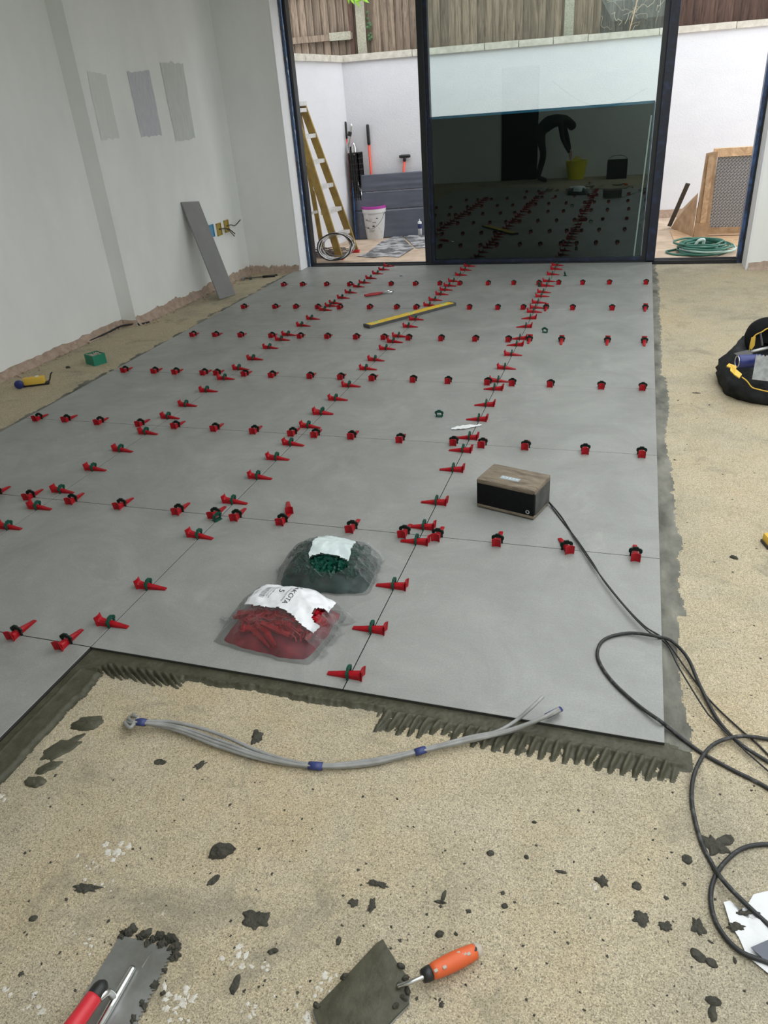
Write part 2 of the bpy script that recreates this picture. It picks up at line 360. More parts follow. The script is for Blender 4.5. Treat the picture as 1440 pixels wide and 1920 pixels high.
def sst(a, b, x):
    t = min(1, max(0, (x-a)/(b-a))); return t*t*(3-2*t)
def front_h(x, y):
    if y > -.001: return .0105 if x < .012 else .006*(1-sst(.02, .05, x))
    d = -y; wob = nz(x*9, 1.3)*.014+nz(x*38, 4.1)*.006
    end = 1-sst(.035, .075, x+nz(y*30, 2)*.012)
    w = (.040+wob) if -1.42 < x < -.76 else .052+wob*.7
    if x < -1.68: w += (-1.68-x)*.5
    bed = .0095*(1-sst(w-.006, w+.004, d)) + .005*math.exp(-((d-w)/.007)**2)*(1+nz(x*60, 9))
    rid = 0
    zone = max(sst(-1.44, -1.40, -x-2.80)*0, (sst(-1.74, -1.70, x)*(1-sst(-1.46, -1.40, x))), sst(-.78, -.74, x)*(1-sst(.0, .04, x)))
    if zone > 0:
        xx = x+(.22*d if x > -1 else -.9*d-5*d*d)+nz(x*12, y*14, 3)*.006
        p = xx/.030; ph = abs((p % 1)-.5)*2; L = .115+.02*nz(math.floor(p)*3.7, 2.2) if x > -1 else .095+.02*nz(math.floor(p)*3.7, 5.2)
        if -.62 < x < -.5: L -= .02
        prof = max(0, 1-(ph/(.80*max(.25, 1-.6*(d/L)**3)))**2); rid = zone*prof*.0165*(1-sst(L-.02, L, d))*sst(.02, w, d)
        rid = max(rid, zone*.0016*(1-sst(L-.03, L-.01, d+nz(x*40, y*40)*.02))*sst(.0, w, d)*(1 if nz(x*25, y*25, 7) > -.15 else 0))
    h = max(bed, rid)*end
    if h > .002: h += nz(x*90, y*90)*.0011
    return h
field('tile_adhesive', -1.80, .13, -.165, .012, .003, front_h, M['adhesive'])
def side_h(x, y):                           # strip beside the front left tile
    d = x+1.80; w = .098+nz(y*9, 5)*.012+nz(y*40, 6)*.006
    if d < 0: return .0
    h = .0095*(1-sst(w-.008, w+.004, d))+.0045*math.exp(-((d-w)/.008)**2)*(1+nz(y*50, 3))+.004*math.exp(-((d-.028)/.0035)**2)
    return h+(nz(x*80, y*30)*.0012 if h > .002 else 0)
field('tile_adhesive', -1.80, -1.64, -.62, -.09, .004, side_h, M['adhesive'])
def right_h(x, y):
    w = .045+.025*nz(y*1.7, 8)+.018*nz(y*7, 3)+.010*nz(y*30, 1)+.02*nz(y*2.1, 22)
    if 3.0 > y > .6: w += .012
    if .6 < y < 1.3: w += .035*max(0, nz(y*6, 12)+.3)
    w += .02*sst(.5, 0, y)
    return .0028*(1-sst(w-.003, w+.003, x+nz(x*50, y*20)*.01))+(.0012*nz(x*70, y*14) if x < w-.01 else 0)
field('adhesive_smear', -.004, .17, -.0, 6.38, .005, right_h, M['adh_dry'])
def left_h(x, y):
    e = -3.6-.022*y; d = e-x; w = .07+.05*nz(y*2.2, 18)+.03*nz(y*9, 3)
    if d < -.005: return 0
    return .0025*(1-sst(w-.006, w+.006, d+nz(x*40, y*16)*.03))*(1 if nz(x*14, y*6, 4) > -.32 else 0)
field('adhesive_smear', -3.95, -3.6, 1.2, 6.3, .01, left_h, M['adh_dry'])

# raw plaster strip and debris at the foot of the walls
def rawstrip(a, b, nrm, h0, seed, n=70):
    a, b = Vector(a), Vector(b); nrm = Vector(nrm); v = []; f = []
    for i in range(n+1):
        p = a.lerp(b, i/n); h = h0*(1+.5*nz(i*.13, seed)+.35*nz(i*.6, seed+3))
        o = .006+.004*nz(i*.4, seed+7)
        v += [p+nrm*(o+.03+.015*nz(i*.5, seed)), p+nrm*o+Vector((0, 0, h*.5)), p+nrm*.003+Vector((0, 0, h)), p-nrm*.002+Vector((0, 0, h))]
    for i in range(n):
        for k in range(3): f.append((i*4+k, i*4+k+1, i*4+k+5, i*4+k+4))
    return MB().add(v, f).build('raw_plaster_edge', M['pink'], wl, smooth=True)
rawstrip((WX0, .5, ZS), (WX0, 3.97, ZS), (1, 0, 0), .06, 1)
rawstrip((WX1, 3.97, ZS), (WX1, 6.2, ZS), (1, 0, 0), .075, 9)
rawstrip((WX1, 6.2, ZS), (-3.69, 6.2, ZS), (0, -1, 0), .075, 15)
rawstrip((WX0, 3.97, ZS), (WX1, 3.97, ZS), (0, -1, 0), .05, 19, 8)
rawstrip((.83, 6.1, ZS), (3, 6.1, ZS), (0, -1, 0), .06, 25)

# paint samples brushed on the left wall
def swatch(pts, m, label):
    P = [onX(x, y, WX1+.0025) for x, y in pts]; tl, tr, bl, br = P; v = []; f = []; nu, nv = 14, 18
    for j in range(nv+1):
        for i in range(nu+1):
            u, w = i/nu, j/nv; p = tl.lerp(tr, u).lerp(bl.lerp(br, u), w)
            if j in (0, nv): p = p+Vector((0, 0, .02*nz(i*.5, tl.y*7+j)))
            if i in (0, nu): p = p+Vector((0, .008*nz(j*.4, tl.y*3+i), 0))
            v.append(p)
    for j in range(nv):
        for i in range(nu): a = j*(nu+1)+i; f.append((a, a+1, a+nu+2, a+nu+1))
    return MB().add(v, f).build('paint_sample', m, wl, label=label)
swatch([(163, 135), (198, 138), (190, 262), (224, 258)], M['swA'], 'palest green grey paint sample, leftmost')
swatch([(238, 135), (280, 133), (265, 257), (304, 253)], M['swB'], 'lavender grey paint sample in the middle')
swatch([(299, 116), (343, 118), (330, 265), (366, 260)], M['swC'], 'green grey paint sample, rightmost')

# ---------------------------------------------------------------- sliding door
door = thing('door_1', (-1.43, 6.46, 0), kind='structure')
DY = 6.46
def dpart(mb, name, m, label=None): o = mb.build(name, m, door, label=label); o.matrix_parent_inverse = Matrix.Translation(-door.location); return o
DH = 2.56
dpart(MB().span((-3.672, 6.40, -.02), (-3.635, 6.53, DH)), 'jamb', M['film'], 'jamb wrapped in torn blue film')
dpart(MB().span((-3.635, 6.42, -.02), (-3.605, 6.51, DH)), 'jamb', M['black'])
fo = MB(); n = 120
fo.tube([(-3.668+.004*nz(k*.5, 2), 6.396+.004*nz(k*.7, 5), DH*k/n) for k in range(n+1)], [.003+.007*abs(nz(k*.6, 8)) for k in range(n+1)], 6); dpart(fo, 'foam_bead', M['adh_dry'])
fo = MB(); fo.tube([(-3.638+.004*nz(k*.5, 22), 6.394, DH*k/n) for k in range(n+1)], [.001+.007*max(0, nz(k*.4, 28)) for k in range(n+1)], 6); dpart(fo, 'foam_bead', M['plaster'])
dpart(MB().span((.795, 6.40, -.02), (.81, 6.53, DH)), 'jamb', M['black'])
dpart(MB().span((.765, 6.42, -.02), (.795, 6.51, DH)), 'jamb', M['film'], 'jamb wrapped in blue film')
th = MB()
for a, b, h in ((6.40, 6.425, .012), (6.425, 6.44, .004), (6.44, 6.455, .016), (6.455, 6.50, .004), (6.50, 6.53, .016)): th.span((-3.605, a, -.03), (.765, b, h))
dpart(th, 'threshold', M['black'])
dpart(MB().span((-3.605, 6.40, DH-.05), (.765, 6.53, DH)), 'head_rail', M['black'])
dpart(MB().span((-2.30, 6.41, .0), (-2.235, 6.53, DH-.05), bev=.004), 'mullion', M['black'])
dpart(MB().span((-2.235, 6.425, .0), (-2.20, 6.495, DH-.05)), 'sash_stile', M['navy'], 'stile with scraps of blue film')
dpart(MB().span((-.105, 6.425, .0), (-.06, 6.495, DH-.05)), 'sash_stile', M['black'])
dpart(MB().span((-.06, 6.40, .0), (.022, 6.53, DH-.05), bev=.004), 'mullion', M['navy'], 'post with dark blue film')
dpart(MB().span((-2.20, 6.43, .012), (-.105, 6.49, .045)), 'bottom_rail', M['navy'])
dpart(MB().span((-2.20, 6.43, DH-.09), (-.105, 6.49, DH-.05)), 'top_rail', M['black'])
dpart(MB().span((-2.205, 6.452, .04), (-.10, 6.460, DH-.085)), 'glass_pane', M['glass'])
# loose film scraps on the stile and the handle plate
for i, (z, h, dx) in enumerate(((1.25, .2, 0), (.85, .3, .004), (.35, .5, .0))):
    s = MB(); n = 12
    pts = [(-2.232+dx+.012*nz(k*.5, i), 6.418-.006*abs(nz(k*.7, i+4)), z+h*k/n) for k in range(n+1)]
    s.tube(pts, [.004+.006*abs(nz(k*.8, i+9)) for k in range(n+1)], 5, flat=.25); dpart(s, 'film_scrap', M['film'])
dpart(MB().span((-2.29, 6.396, .93), (-2.265, 6.412, 1.08), bev=.003), 'door_handle', M['blackp'])
# black sheet standing right behind the glass with blue taped edge
bs = thing('leaning_board', (-1.15, 6.545, .0), label='black board with blue taped edge standing behind the glass pane', cat='board')
def ppart(par, mb, name, m, label=None, smooth=False, kind=None, auto=None):
    o = mb.build(name, m, par, smooth=smooth, label=label, kind=kind, auto=auto); o.matrix_parent_inverse = par.matrix_basis.inverted() if False else Matrix.LocRotScale(par.location, par.rotation_euler, None).inverted(); return o
ppart(bs, MB().span((-2.22, 6.538, .0), (-.11, 6.552, 1.385)), 'sheet', M['blacksheet'])
ppart(bs, MB().span((-2.22, 6.534, 1.375), (-.11, 6.556, 1.397)).span((-.118, 6.534, .0), (-.106, 6.556, 1.385)), 'blue_edge', M['blueline'])
MB().bar((-.175, 6.512, .018), (-.132, 6.512, 1.28), .012, .012, up=(0, 1, 0)).build('batten', M['white'], label='thin white strip leaning behind right side of the dark glass', cat='strip')

# ---------------------------------------------------------------- yard
MB().span((-9, 6.60, -.4), (6, 14, -.055)).build('ground', M['earth'], kind='structure')
MB().span((-3.69, 6.47, -.2), (.83, 6.62, -.03)).build('trim_3', M['coping'], kind='structure')
WA = Vector((-3.92, 8.76, 0)); WANG = math.atan(.235); WU = Vector((math.cos(WANG), math.sin(WANG), 0)); WN = Vector((WU.y, -WU.x, 0))
def wp(s, d, z): p = WA+WU*s+WN*d; return Vector((p.x, p.y, z))
def slabw(s0, s1, d0, d1, z0, z1, mb=None):
    mb = mb or MB(); return mb.add([wp(s, d, z) for z in (z0, z1) for d in (d0, d1) for s in (s0, s1)], [(0,2,3,1),(4,5,7,6),(0,1,5,4),(2,6,7,3),(0,4,6,2),(1,3,7,5)])
WH = 2.055
yw = slabw(-.25, 6.6, 0, -.22, -.3, WH).build('wall_yard_back', M['render'], kind='structure')
LB = Vector((-4.22, 6.62, 0)); LU = (Vector((WA.x, WA.y, 0))-LB).normalized(); LN = Vector((LU.y, -LU.x, 0)); LL = (WA-LB).length
def lp(s, d, z): p = LB+LU*s+LN*d; return Vector((p.x, p.y, z))
ylw = MB().add([lp(s, d, z) for z in (-.3, WH) for d in (0, -.22) for s in (-.0, LL+.1)], [(0,2,3,1),(4,5,7,6),(0,1,5,4),(2,6,7,3),(0,4,6,2),(1,3,7,5)]).build('wall_yard_left', M['render'], kind='structure')
s = -.0; i = 0
while s < 6.4:
    L_ = random.choice((.42, .85, .9, .9)); mb = MB(); e = .004
    slabw(s+e, min(6.5, s+L_-e), .035, -.25, WH, WH+.072+random.uniform(-.003, .003), mb); mb.build('coping_stone', M['coping'], yw); s += L_
s = 0
while s < LL-.06:
    s1 = min(LL-.03, s+.6); mb = MB()
    mb.add([lp(q, d, z) for z in (WH, WH+.072) for d in (.035, -.25) for q in (s+.004, s1-.004)], [(0,2,3,1),(4,5,7,6),(0,1,5,4),(2,6,7,3),(0,4,6,2),(1,3,7,5)]); mb.build('coping_stone', M['coping'], ylw); s = s1
slabw(-3.6, 7.2, -.22, -2.5, -.3, 1.9).build('garden_bank', M['bank'], kind='structure')
# raw earth line at the foot of the yard wall
slabw(2.5, 6.4, .02, 0, -.06, .05).build('trim_4', M['pink'], kind='structure')
# fence, boards one by one
fence = thing('wooden_fence', wp(2, -.55, 1.9), label='tall weathered close-boarded fence standing above the white yard wall', cat='fence')
def fpart(mb, name, m, label=None, kind=None, smooth=False): return ppart(fence, mb, name, m, label, smooth, kind)
posts = [at(0, 0)]
FD = -.45
def fence_s(px, py=60):                      # along-fence coordinate seen at a pixel
    d = Vector(_dir(px, py)); c = Vector(CAM_LOC); P0 = wp(0, FD, 0); n = WN; t = (P0-c).dot(n)/d.dot(n); return ((c+d*t)-P0).dot(WU)
for px, (ya, yb) in ((678, (0, 100)), (1065, (0, 60)),):
    sc = fence_s(px); w = .058; fpart(slabw(sc-w, sc+w, FD+.06, FD-.05, 1.9, 4.1), 'post', M['post'])
sA, sB, sC, sD = fence_s(678, 50), fence_s(1065, 30), fence_s(1125, 30), fence_s(1258, 30)
s = -2.2
while s < 6.9:
    w = random.uniform(.088, .105); m = M['board']
    if s > sB+.08: m = M['board'] if s < sC-.05 else (M['board_m'] if s < sD-.1 else M['board_d'])
    if True:
        t = .010; tilt = .012; mb = MB(); d0 = FD+random.uniform(-.004, .004)
        g = random.uniform(0, .006)
        q = [(s+g, d0-.012), (s+w+.006, d0-.008), (s+w+.006, d0+.016), (s+g, d0-.006)]
        mb.add([wp(a, b, z) for z in (1.9, 4.05) for a, b in q], [(0,1,2,3),(4,7,6,5),(0,4,5,1),(1,5,6,2),(2,6,7,3),(3,7,4,0)])
        fpart(mb, 'fence_board', m)
    s += w
for (a, b, z) in ((-2.2, sA-.12, 2.36), (-2.2, sA-.12, 2.88)):
    fpart(slabw(a, b, FD+.085, FD+.022, z-.035, z+.035), 'fence_rail', M['board'])
fpart(slabw(sA-.42, sA-.14, FD+.095, FD+.083, 2.32, 2.41), 'fence_bracket', M['post'])
fpart(slabw(sA-.16, sA-.10, FD+.05, FD-.01, 1.9, 4.0), 'fence_batten', M['board_d'])
# bare creeper on the fence
vm = MB()
for k in range(46):
    a = random.uniform(sC-.1, sD+.05); z = random.uniform(2.1, 2.9); p = []; dx = random.uniform(-1, 1)
    for j in range(9):
        p.append(wp(a, FD+.035+.03*random.random(), z)); a += dx*.035+random.uniform(-.03, .03); z += random.uniform(-.02, .07); dx += random.uniform(-.5, .5)
    vm.tube(spline(p, 3), random.uniform(.002, .0045), 4, cap=False)
vm.build('creeper', M['vine'], label='bare twiggy creeper climbing the dark boards of the fence', cat='creeper', kind='stuff')
MB().tube([wp(sD-.55, FD+.10, 2.0), wp(sD-.38, FD+.11, 2.8)], .008, 6).build('cane', M['crate'], label='straight tan cane standing against the bare creeper stems', cat='cane')
# leafy sprig over the fence by the first post
sp = thing('leafy_sprig', wp(sA+.02, FD+.12, 2.72), label='bright green leafy sprig hanging at the top of the concrete fence post', cat='plant')
lm = MB(); stem = MB(); stem.tube([wp(sA-.02, FD+.12, 3.0), wp(sA+.0, FD+.13, 2.80), wp(sA+.03, FD+.14, 2.72)], .003, 5); ppart(sp, stem, 'stem', M['vine'])
for k in range(11):
    c = wp(sA+random.uniform(-.15, .2), FD+.13+random.uniform(0, .08), 2.74+random.uniform(-.05, .12)); a = random.uniform(0, PI); l = .075
    u = WU*math.cos(a)*l+Vector((0, 0, math.sin(a)*-l)); w = (WU*-math.sin(a)+Vector((0, 0, -math.cos(a)))+WN*.4)*.018
    mb = MB().add([c-u, c-u*.3+w, c+u*.4+w*.8, c+u, c+u*.4-w*.8, c-u*.3-w, c+WN*.008], [(0,1,6),(1,2,6),(2,3,6),(3,4,6),(4,5,6),(5,0,6)])
    ppart(sp, mb, 'leaf', M['leaf'])
ivm = MB()
for k in range(16):
    c = wp(sA+.10+random.uniform(-.02, .03), FD+.03+random.uniform(0, .03), 2.3+.3*random.random()); r_ = .022
    a = random.uniform(0, 6); ivm.add([c+(WU*math.cos(a+j*PI/2)+Vector((0, 0, math.sin(a+j*PI/2))))*r_ for j in range(4)]+[c+WN*.01], [(0,1,4),(1,2,4),(2,3,4),(3,0,4)])
ivm.build('ivy', mat('ivy_green', (.05, .11, .04), .6), label='small clump of dark ivy beside the concrete fence post', cat='ivy', kind='stuff')

# ---------------------------------------------------------------- levelling clips with wedges
def wedge_mb():                              # thin end towards +x, clip at x=0
    m = MB(); n = 6; secs = [(-.045, .0145, .026), (-.039, .0125, .0225), (-.02, .0118, .020), (.01, .0105, .0155), (.040, .009, .009), (.064, .0078, .0045)]
    v = []; f = []
    for x, w, h in secs: v += [(x, -w, 0), (x, -w, h*.75), (x, -w*.55, h), (x, w*.55, h), (x, w, h*.75), (x, w, 0)]
    for i in range(len(secs)-1):
        for k in range(6): j = (k+1) % 6; f.append((i*6+k, i*6+j, (i+1)*6+j, (i+1)*6+k))
    f += [tuple(range(6)), tuple((len(secs)-1)*6+k for k in range(5, -1, -1))]
    m.add(v, f)
    # flared striking plate, curved in plan
    v = []; f = []; K = 6
    for k in range(K+1):
        u = k/K*2-1; yy = u*.0170; xx = -.045-.006*(u*u)
        for (dx, z) in ((0, 0), (-.005, .035)): v += [(xx+dx, yy, z+(.002*(1-u*u) if z else 0)), (xx+dx+.0035, yy, z+(.002*(1-u*u) if z else 0))]
    for k in range(K):
        a = k*4; b = a+4; f += [(a, b, b+2, a+2), (a+1, a+3, b+3, b+1), (a+2, b+2, b+3, a+3), (a, a+1, b+1, b)]
    f += [(0, 2, 3, 1), (K*4, K*4+1, K*4+3, K*4+2)]
    return m.add(v, f)
def clip_mb():                               # arch over the wedge, standing along y, 4 mm thick
    m = MB(); o = [(-.017, 0), (-.017, .012), (-.021, .016), (-.021, .024), (-.016, .029), (-.010, .030), (-.007, .035), (.007, .035), (.010, .030), (.016, .029), (.021, .024), (.021, .016), (.017, .012), (.017, 0)]
    i_ = [(-.0135, 0), (-.0135, .012), (-.0135, .018), (-.013, .021), (-.011, .023), (-.008, .0235), (-.004, .0238), (.004, .0238), (.008, .0235), (.011, .023), (.013, .021), (.0135, .018), (.0135, .012), (.0135, 0)]
    o = [(y*1.14, z*1.12) for y, z in o]
    n = len(o); v = [(x, y, z) for x in (-.003, .003) for y, z in o]+[(x, y, z) for x in (-.003, .003) for y, z in i_]; f = []
    for k in range(n-1):
        f += [(k, k+1, 2*n+k+1, 2*n+k), (n+k, 3*n+k, 3*n+k+1, n+k+1), (k, n+k, n+k+1, k+1), (2*n+k, 2*n+k+1, 3*n+k+1, 3*n+k)]
    f += [(0, 2*n, 3*n, n), (n-1, 2*n-1, 4*n-1, 3*n-1)]
    m.add(v, f); m.box((0, -.0145, .0225), (.009, .004, .014)); m.box((0, .0145, .0225), (.009, .004, .014)); return m
WED = wedge_mb().mesh('wedge', M['red']); CLI = clip_mb().mesh('clip', M['green']); CLD = clip_mb().mesh('clip', M['dgreen'])
def T(crop, pts):
    x0, y0, k = crop; return [(x0+x/k, y0+y/k) for x, y in pts]
CA = (0, 760, 3.0); CB = (380, 760, 2.769); CC = (820, 760, 2.3226); CD = (840, 470, 2.4); CE = (420, 470, 3.0); CF = (0, 350, 3.0)
rows = {
 0: [(p, 0) for p in T(CA, [(95, 1265), (370, 1315)])],
 1: [(p, 0) for p in T(CA, [(-18, 482), (168, 500), (405, 522), (680, 550), (1005, 580), (1205, 605), (1330, 612)])+T(CB, [(412, 590), (778, 620), (1048, 650), (1220, 665)])+T(CC, [(262, 585), (562, 610), (863, 640)])],
 2: [(p, 0) for p in T(CA, [(220, 60), (380, 68), (565, 80), (785, 98), (985, 110), (1205, 125)])+T(CB, [(262, 130), (460, 142), (580, 148), (768, 160), (1018, 180)])+T(CC, [(65, 165), (192, 172), (382, 182), (643, 193), (890, 205)])],
 3: [(p, 0) for p in T(CF, [(722, 1015), (887, 1022), (1003, 1027), (1155, 1037), (1225, 1040)])+T(CE, [(118, 688), (270, 695), (480, 705), (650, 713), (830, 718), (1058, 728), (1255, 735)])+T(CD, [(175, 595), (287, 595), (460, 602), (690, 607), (877, 612)])],
 4: [(p, 0) for p in T(CF, [(1100, 820), (1225, 823), (1360, 828)])+T(CE, [(272, 472), (425, 480), (575, 485), (738, 487), (895, 490), (1033, 493), (1218, 495), (1412, 498)])+T(CD, [(270, 400)])]+[(p, 1) for p in T(CD, [(365, 400), (510, 402), (717, 405), (884, 407)])],
 5: [(p, 0) for p in T(CE, [(125, 305), (298, 307), (408, 310), (530, 312), (650, 315), (818, 316), (970, 316), (1082, 316)])+T(CD, [(97, 252), (225, 252), (340, 252)])]+[(p, 1) for p in T(CD, [(442, 252)])]+[(p, 0) for p in T(CD, [(562, 252), (739, 252)])]+[(p, 1) for p in T(CD, [(888, 252)])],
 6: [(p, 0) for p in T(CE, [(352, 180), (455, 180), (588, 180), (715, 182), (945, 180), (1082, 180), (1216, 180)])+T(CD, [(56, 143), (185, 140), (298, 140), (410, 142), (500, 138), (608, 136), (728, 135), (892, 134)])]}
# lengthwise joints: head on the left (0) or on the right (1)
cols = {
 1: [(p, 1) for p in T(CB, [(765, 1385), (888, 1150), (1002, 925), (1118, 695), (1160, 620), (1220, 492), (1305, 322)])]+[(p, 1) for p in T(CD, [(140, 750), (178, 685), (210, 613)])]+[(p, 1) for p in T(CC, [(145, 132), (117, 187)])]
   +[(p, 0) for p in T(CD, [(229, 578), (257, 520), (290, 460)])]+[(p, 1) for p in T(CD, [(317, 417), (325, 388), (352, 335), (376, 297)])]+[(p, 0) for p in T(CD, [(388, 268), (393, 250), (405, 227), (420, 199), (432, 181), (448, 152), (457, 132), (470, 101), (485, 77), (493, 60)])],
 2: [(p, 0) for p in T(CA, [(630, 1215), (840, 1005), (1128, 722), (1325, 530)])+T(CB, [(300, 362), (402, 265), (473, 190), (567, 100), (635, 32)])+T(CE, [(567, 900), (645, 825), (718, 750), (808, 655), (862, 605), (928, 543), (960, 503), (993, 473), (1045, 418), (1085, 378), (1155, 300), (1193, 270), (1225, 238), (1250, 213), (1275, 190), (1300, 165), (1330, 130), (1355, 102), (1380, 80)])],
 3: [(p, 0) for p in T(CA, [(30, 670), (200, 560), (335, 468), (520, 345), (682, 240), (825, 143), (952, 57)])+T(CF, [(1045, 1218), (1162, 1138)])+T(CE, [(10, 710), (87, 655), (178, 600), (270, 537), (330, 492), (375, 465), (445, 413), (505, 375), (573, 325), (600, 303), (620, 288), (665, 258), (708, 228), (757, 195), (792, 173), (828, 148), (862, 122), (905, 100), (920, 80)])]}
ORD = 'first second third fourth fifth sixth seventh eighth ninth tenth eleventh twelfth thirteenth fourteenth fifteenth sixteenth seventeenth eighteenth nineteenth twentieth'.split()
ORD += ['twenty-'+o for o in ORD[:9]]+['thirtieth']
def clip_set(x, y, ang, label, group, dark=0, fw=0):
    a = ang+random.uniform(-.04, .04)
    t = thing('levelling_clip', (x, y, .0003), a, label, 'clip', group)
    off = random.uniform(-.006, .006)+(.012 if dark else .003); w = bpy.data.objects.new('wedge', WED); link(w, t); w.location = (off, 0, 0); w.rotation_euler = (0, 0, random.uniform(-.05, .05))
    c = bpy.data.objects.new('clip', CLD if dark else CLI); link(c, t); return t
for r, L_ in rows.items():
    L_ = sorted(L_, key=lambda q: -q[0][0]); n = len(L_)
    for i, ((px, py), rev) in enumerate(L_):
        p = at(px, py, .018)
        if r == 0: nm = 'joint beside the bare patch'
        else: nm = ORD[r]+' cross joint from the front'
        nearly = 'red wedge in dark green clip, %s from the right, %s' % (ORD[i], nm)
        clip_set(p.x, RP*r, R(-90) if rev else R(90)+(R(22) if (r == 1 and i == 1) else 0), nearly, 'wedges and clips on the cross joints', 1)
for c, L_ in cols.items():
    L_ = sorted(L_, key=lambda q: -q[0][1])
    nm = {1: 'rightmost lengthwise joint', 2: 'middle lengthwise joint', 3: 'leftmost lengthwise joint'}[c]
    for i, ((px, py), hr) in enumerate(L_):
        X = -TP*c; d = Vector(_dir(px, py)); cc = Vector(CAM_LOC); t = (.018-cc.z)/d.z; y = (cc+d*t).y
        # slide along the joint to the point that is seen in that direction
        t = (X-cc.x)/d.x if False else t; yy = y
        clip_set(X, yy, PI if hr else 0, 'red wedge in green clip, %s from the front on the %s' % (ORD[i], nm), 'wedges and clips on the lengthwise joints')
# loose ones
p = at(541, 950, .012); t = MB(); o = bpy.data.objects.new('loose_wedge', WED); link(o); o.location = (p.x, p.y, .0004); o.rotation_euler = (0, 0, R(118))
tag(o, 'loose red wedge lying alone behind the front cross joint, no clip', 'wedge')
def loose_clip(px, py, rot, label):
    p = at(px, py, .006); t = thing('loose_clip', (p.x, p.y, .0033), rot, label, 'clip', 'loose green clips on the tiles')
    c = bpy.data.objects.new('arch', CLI); link(c, t); c.rotation_euler = (0, R(-12), 0); c.location = (0, 0, -.001)
    MB().box((.0, 0, 0), (.028, .036, .003), bev=.001).build('base_plate', M['green'], t); return t
loose_clip(824, 779, R(90), 'loose green clip lying between third and fourth cross joints, near the white film scrap')
loose_clip(1022, 622, R(70), 'loose green clip lying open just right of the rightmost long joint, mid floor')
loose_clip(1060, 516, R(20), 'loose green clip farthest back, close to the glass door')
loose_clip(407, 973, R(160), 'loose green clip poking out beside front cross joint, left')
loose_clip(1012, 536, R(40), 'loose green clip touching the cross joint nearest the door')

# ---------------------------------------------------------------- spirit level
a, b = at(687, 612, .012), at(849, 569, .012); a.z = b.z = 0; d = (b-a); L_ = d.length; ang = math.atan2(d.y, d.x)
lv = thing('spirit_level', ((a.x+b.x)/2, (a.y+b.y)/2, .0005), ang, 'long yellow spirit level lying across the tiles near the door', 'spirit level')
hw = .043
m = MB()
for s_ in (-1, 1): m.box((0, s_*(hw-.002), .0115), (L_-.03, .004, .023), bev=.001)
m.build('body', M['dgrey'], lv)
m = MB().box((0, 0, .0135), (L_-.03, hw*2-.008, .019))
for s_ in (-.5, .5): m.box((0, s_*.036, .0235), (L_-.03, .010, .005), bev=.001)
m.build('web', M['ylevel'], lv)
for s_ in (-1, 1): MB().box((s_*(L_/2-.009), 0, .0125), (.018, hw*2+.002, .027), bev=.003).build('end_cap', M['dgrey'], lv)
for x in (-L_/2+.10, 0, L_/2-.10):
    q = MB().box((x, 0, .0225), (.05, .040, .006), bev=.001).build('vial_window', M['white'], lv)
    mb = MB(); mb.tube([(x-.018, 0, .0265), (x+.018, 0, .0265)], .0045, 8); mb.build('vial', M['leaf'], q)

# ---------------------------------------------------------------- pliers
p = at(713, 550, .01); a = at(690, 553, .01); b = at(735, 546, .01); ang = math.atan2(b.y-a.y, b.x-a.x)
pl = thing('tile_pliers', (p.x, p.y, .0), ang, 'red-handled levelling pliers lying on the tiles behind the spirit level', 'pliers')
for s_ in (-1, 1):
    MB().tube(spline([(-.15, s_*.012, .012), (-.08, s_*.026, .013), (-.02, s_*.02, .013), (.02, s_*.004, .013)], 6), .010, 8, flat=.8).build('handle', M['red'], pl)
    MB().tube(spline([(.02, s_*.006, .013), (.06, s_*.022, .014), (.10, s_*.030, .014), (.125, s_*.014, .014)], 5), .0065, 6).build('jaw', M['chrome'], pl)
MB().lathe([(.014, 0.004), (.014, .022), (.009, .025), (0, .025)], 12, Matrix.Translation((.03, 0, 0))).build('pivot', M['chrome'], pl)

# ---------------------------------------------------------------- speaker
p0, p1, p2 = at(893, 951), at(1001, 977), at(1040, 946)
ex = (p1-p0).normalized(); ey = Vector((-ex.y, ex.x, 0)); w = (p1-p0).length; dp = .165; h = .136
c = p0+ex*w/2+ey*dp/2; sk = thing('speaker', (c.x, c.y, .0005), math.atan2(ex.y, ex.x), 'dusty wood and black box speaker with round badge standing on tiles', 'speaker')
M['spkwood'] = wood('dusty_wood_case', (.27, .22, .16), (.11, .085, .062), (2.5, 14, 14)); M['spkside'] = mat('dusty_black_case', (.035, .035, .033), .7, col2=(.085, .085, .08), vscale=14)
MB().span((-w/2, -dp/2, .110), (w/2, dp/2, h), bev=.008).build('top_panel', M['spkwood'], sk, auto=40)
MB().span((-w/2+.001, -dp/2+.001, .004), (w/2-.001, dp/2-.001, .02), bev=.005).build('bottom_panel', M['spkwood'], sk, auto=40)
MB().span((-w/2+.001, -dp/2+.012, .010), (w/2-.001, dp/2-.001, .122), bev=.006).build('case', M['spkside'], sk, auto=40)
MB().span((-w/2+.002, -dp/2+.0005, .018), (w/2-.002, -dp/2+.02, .124), bev=.004).build('grille', M['fabric2'], sk, auto=40)
m = MB(); m.lathe([(.0045, 0), (.009, 0), (.009, .0025), (.0045, .0025), (.0045, 0)], 20, Matrix.Translation((w/2-.028, -dp/2+.0005, .035))@Matrix.Rotation(R(90), 4, 'X'), cap=False); m.build('badge', M['chrome'], sk)
cp = MB().span((-.045, -.038, h-.001), (.038, -.012, h+.0012), bev=.0005).build('control_strip', mat('pale_blue_strip', (.33, .39, .42), .5), sk)
for k in range(5): MB().lathe([(.0028, 0), (.0028, .0012), (0, .0016)], 10, Matrix.Translation((-.033+.015*k, -.025, h+.001))).build('button', M['white'], cp)
for sx in (-1, 1):
    for sy in (-1, 1): MB().lathe([(.008, 0), (.008, .0055)], 10, Matrix.Translation((sx*(w/2-.03), sy*(dp/2-.03), 0))).build('foot', M['blackp'], sk)

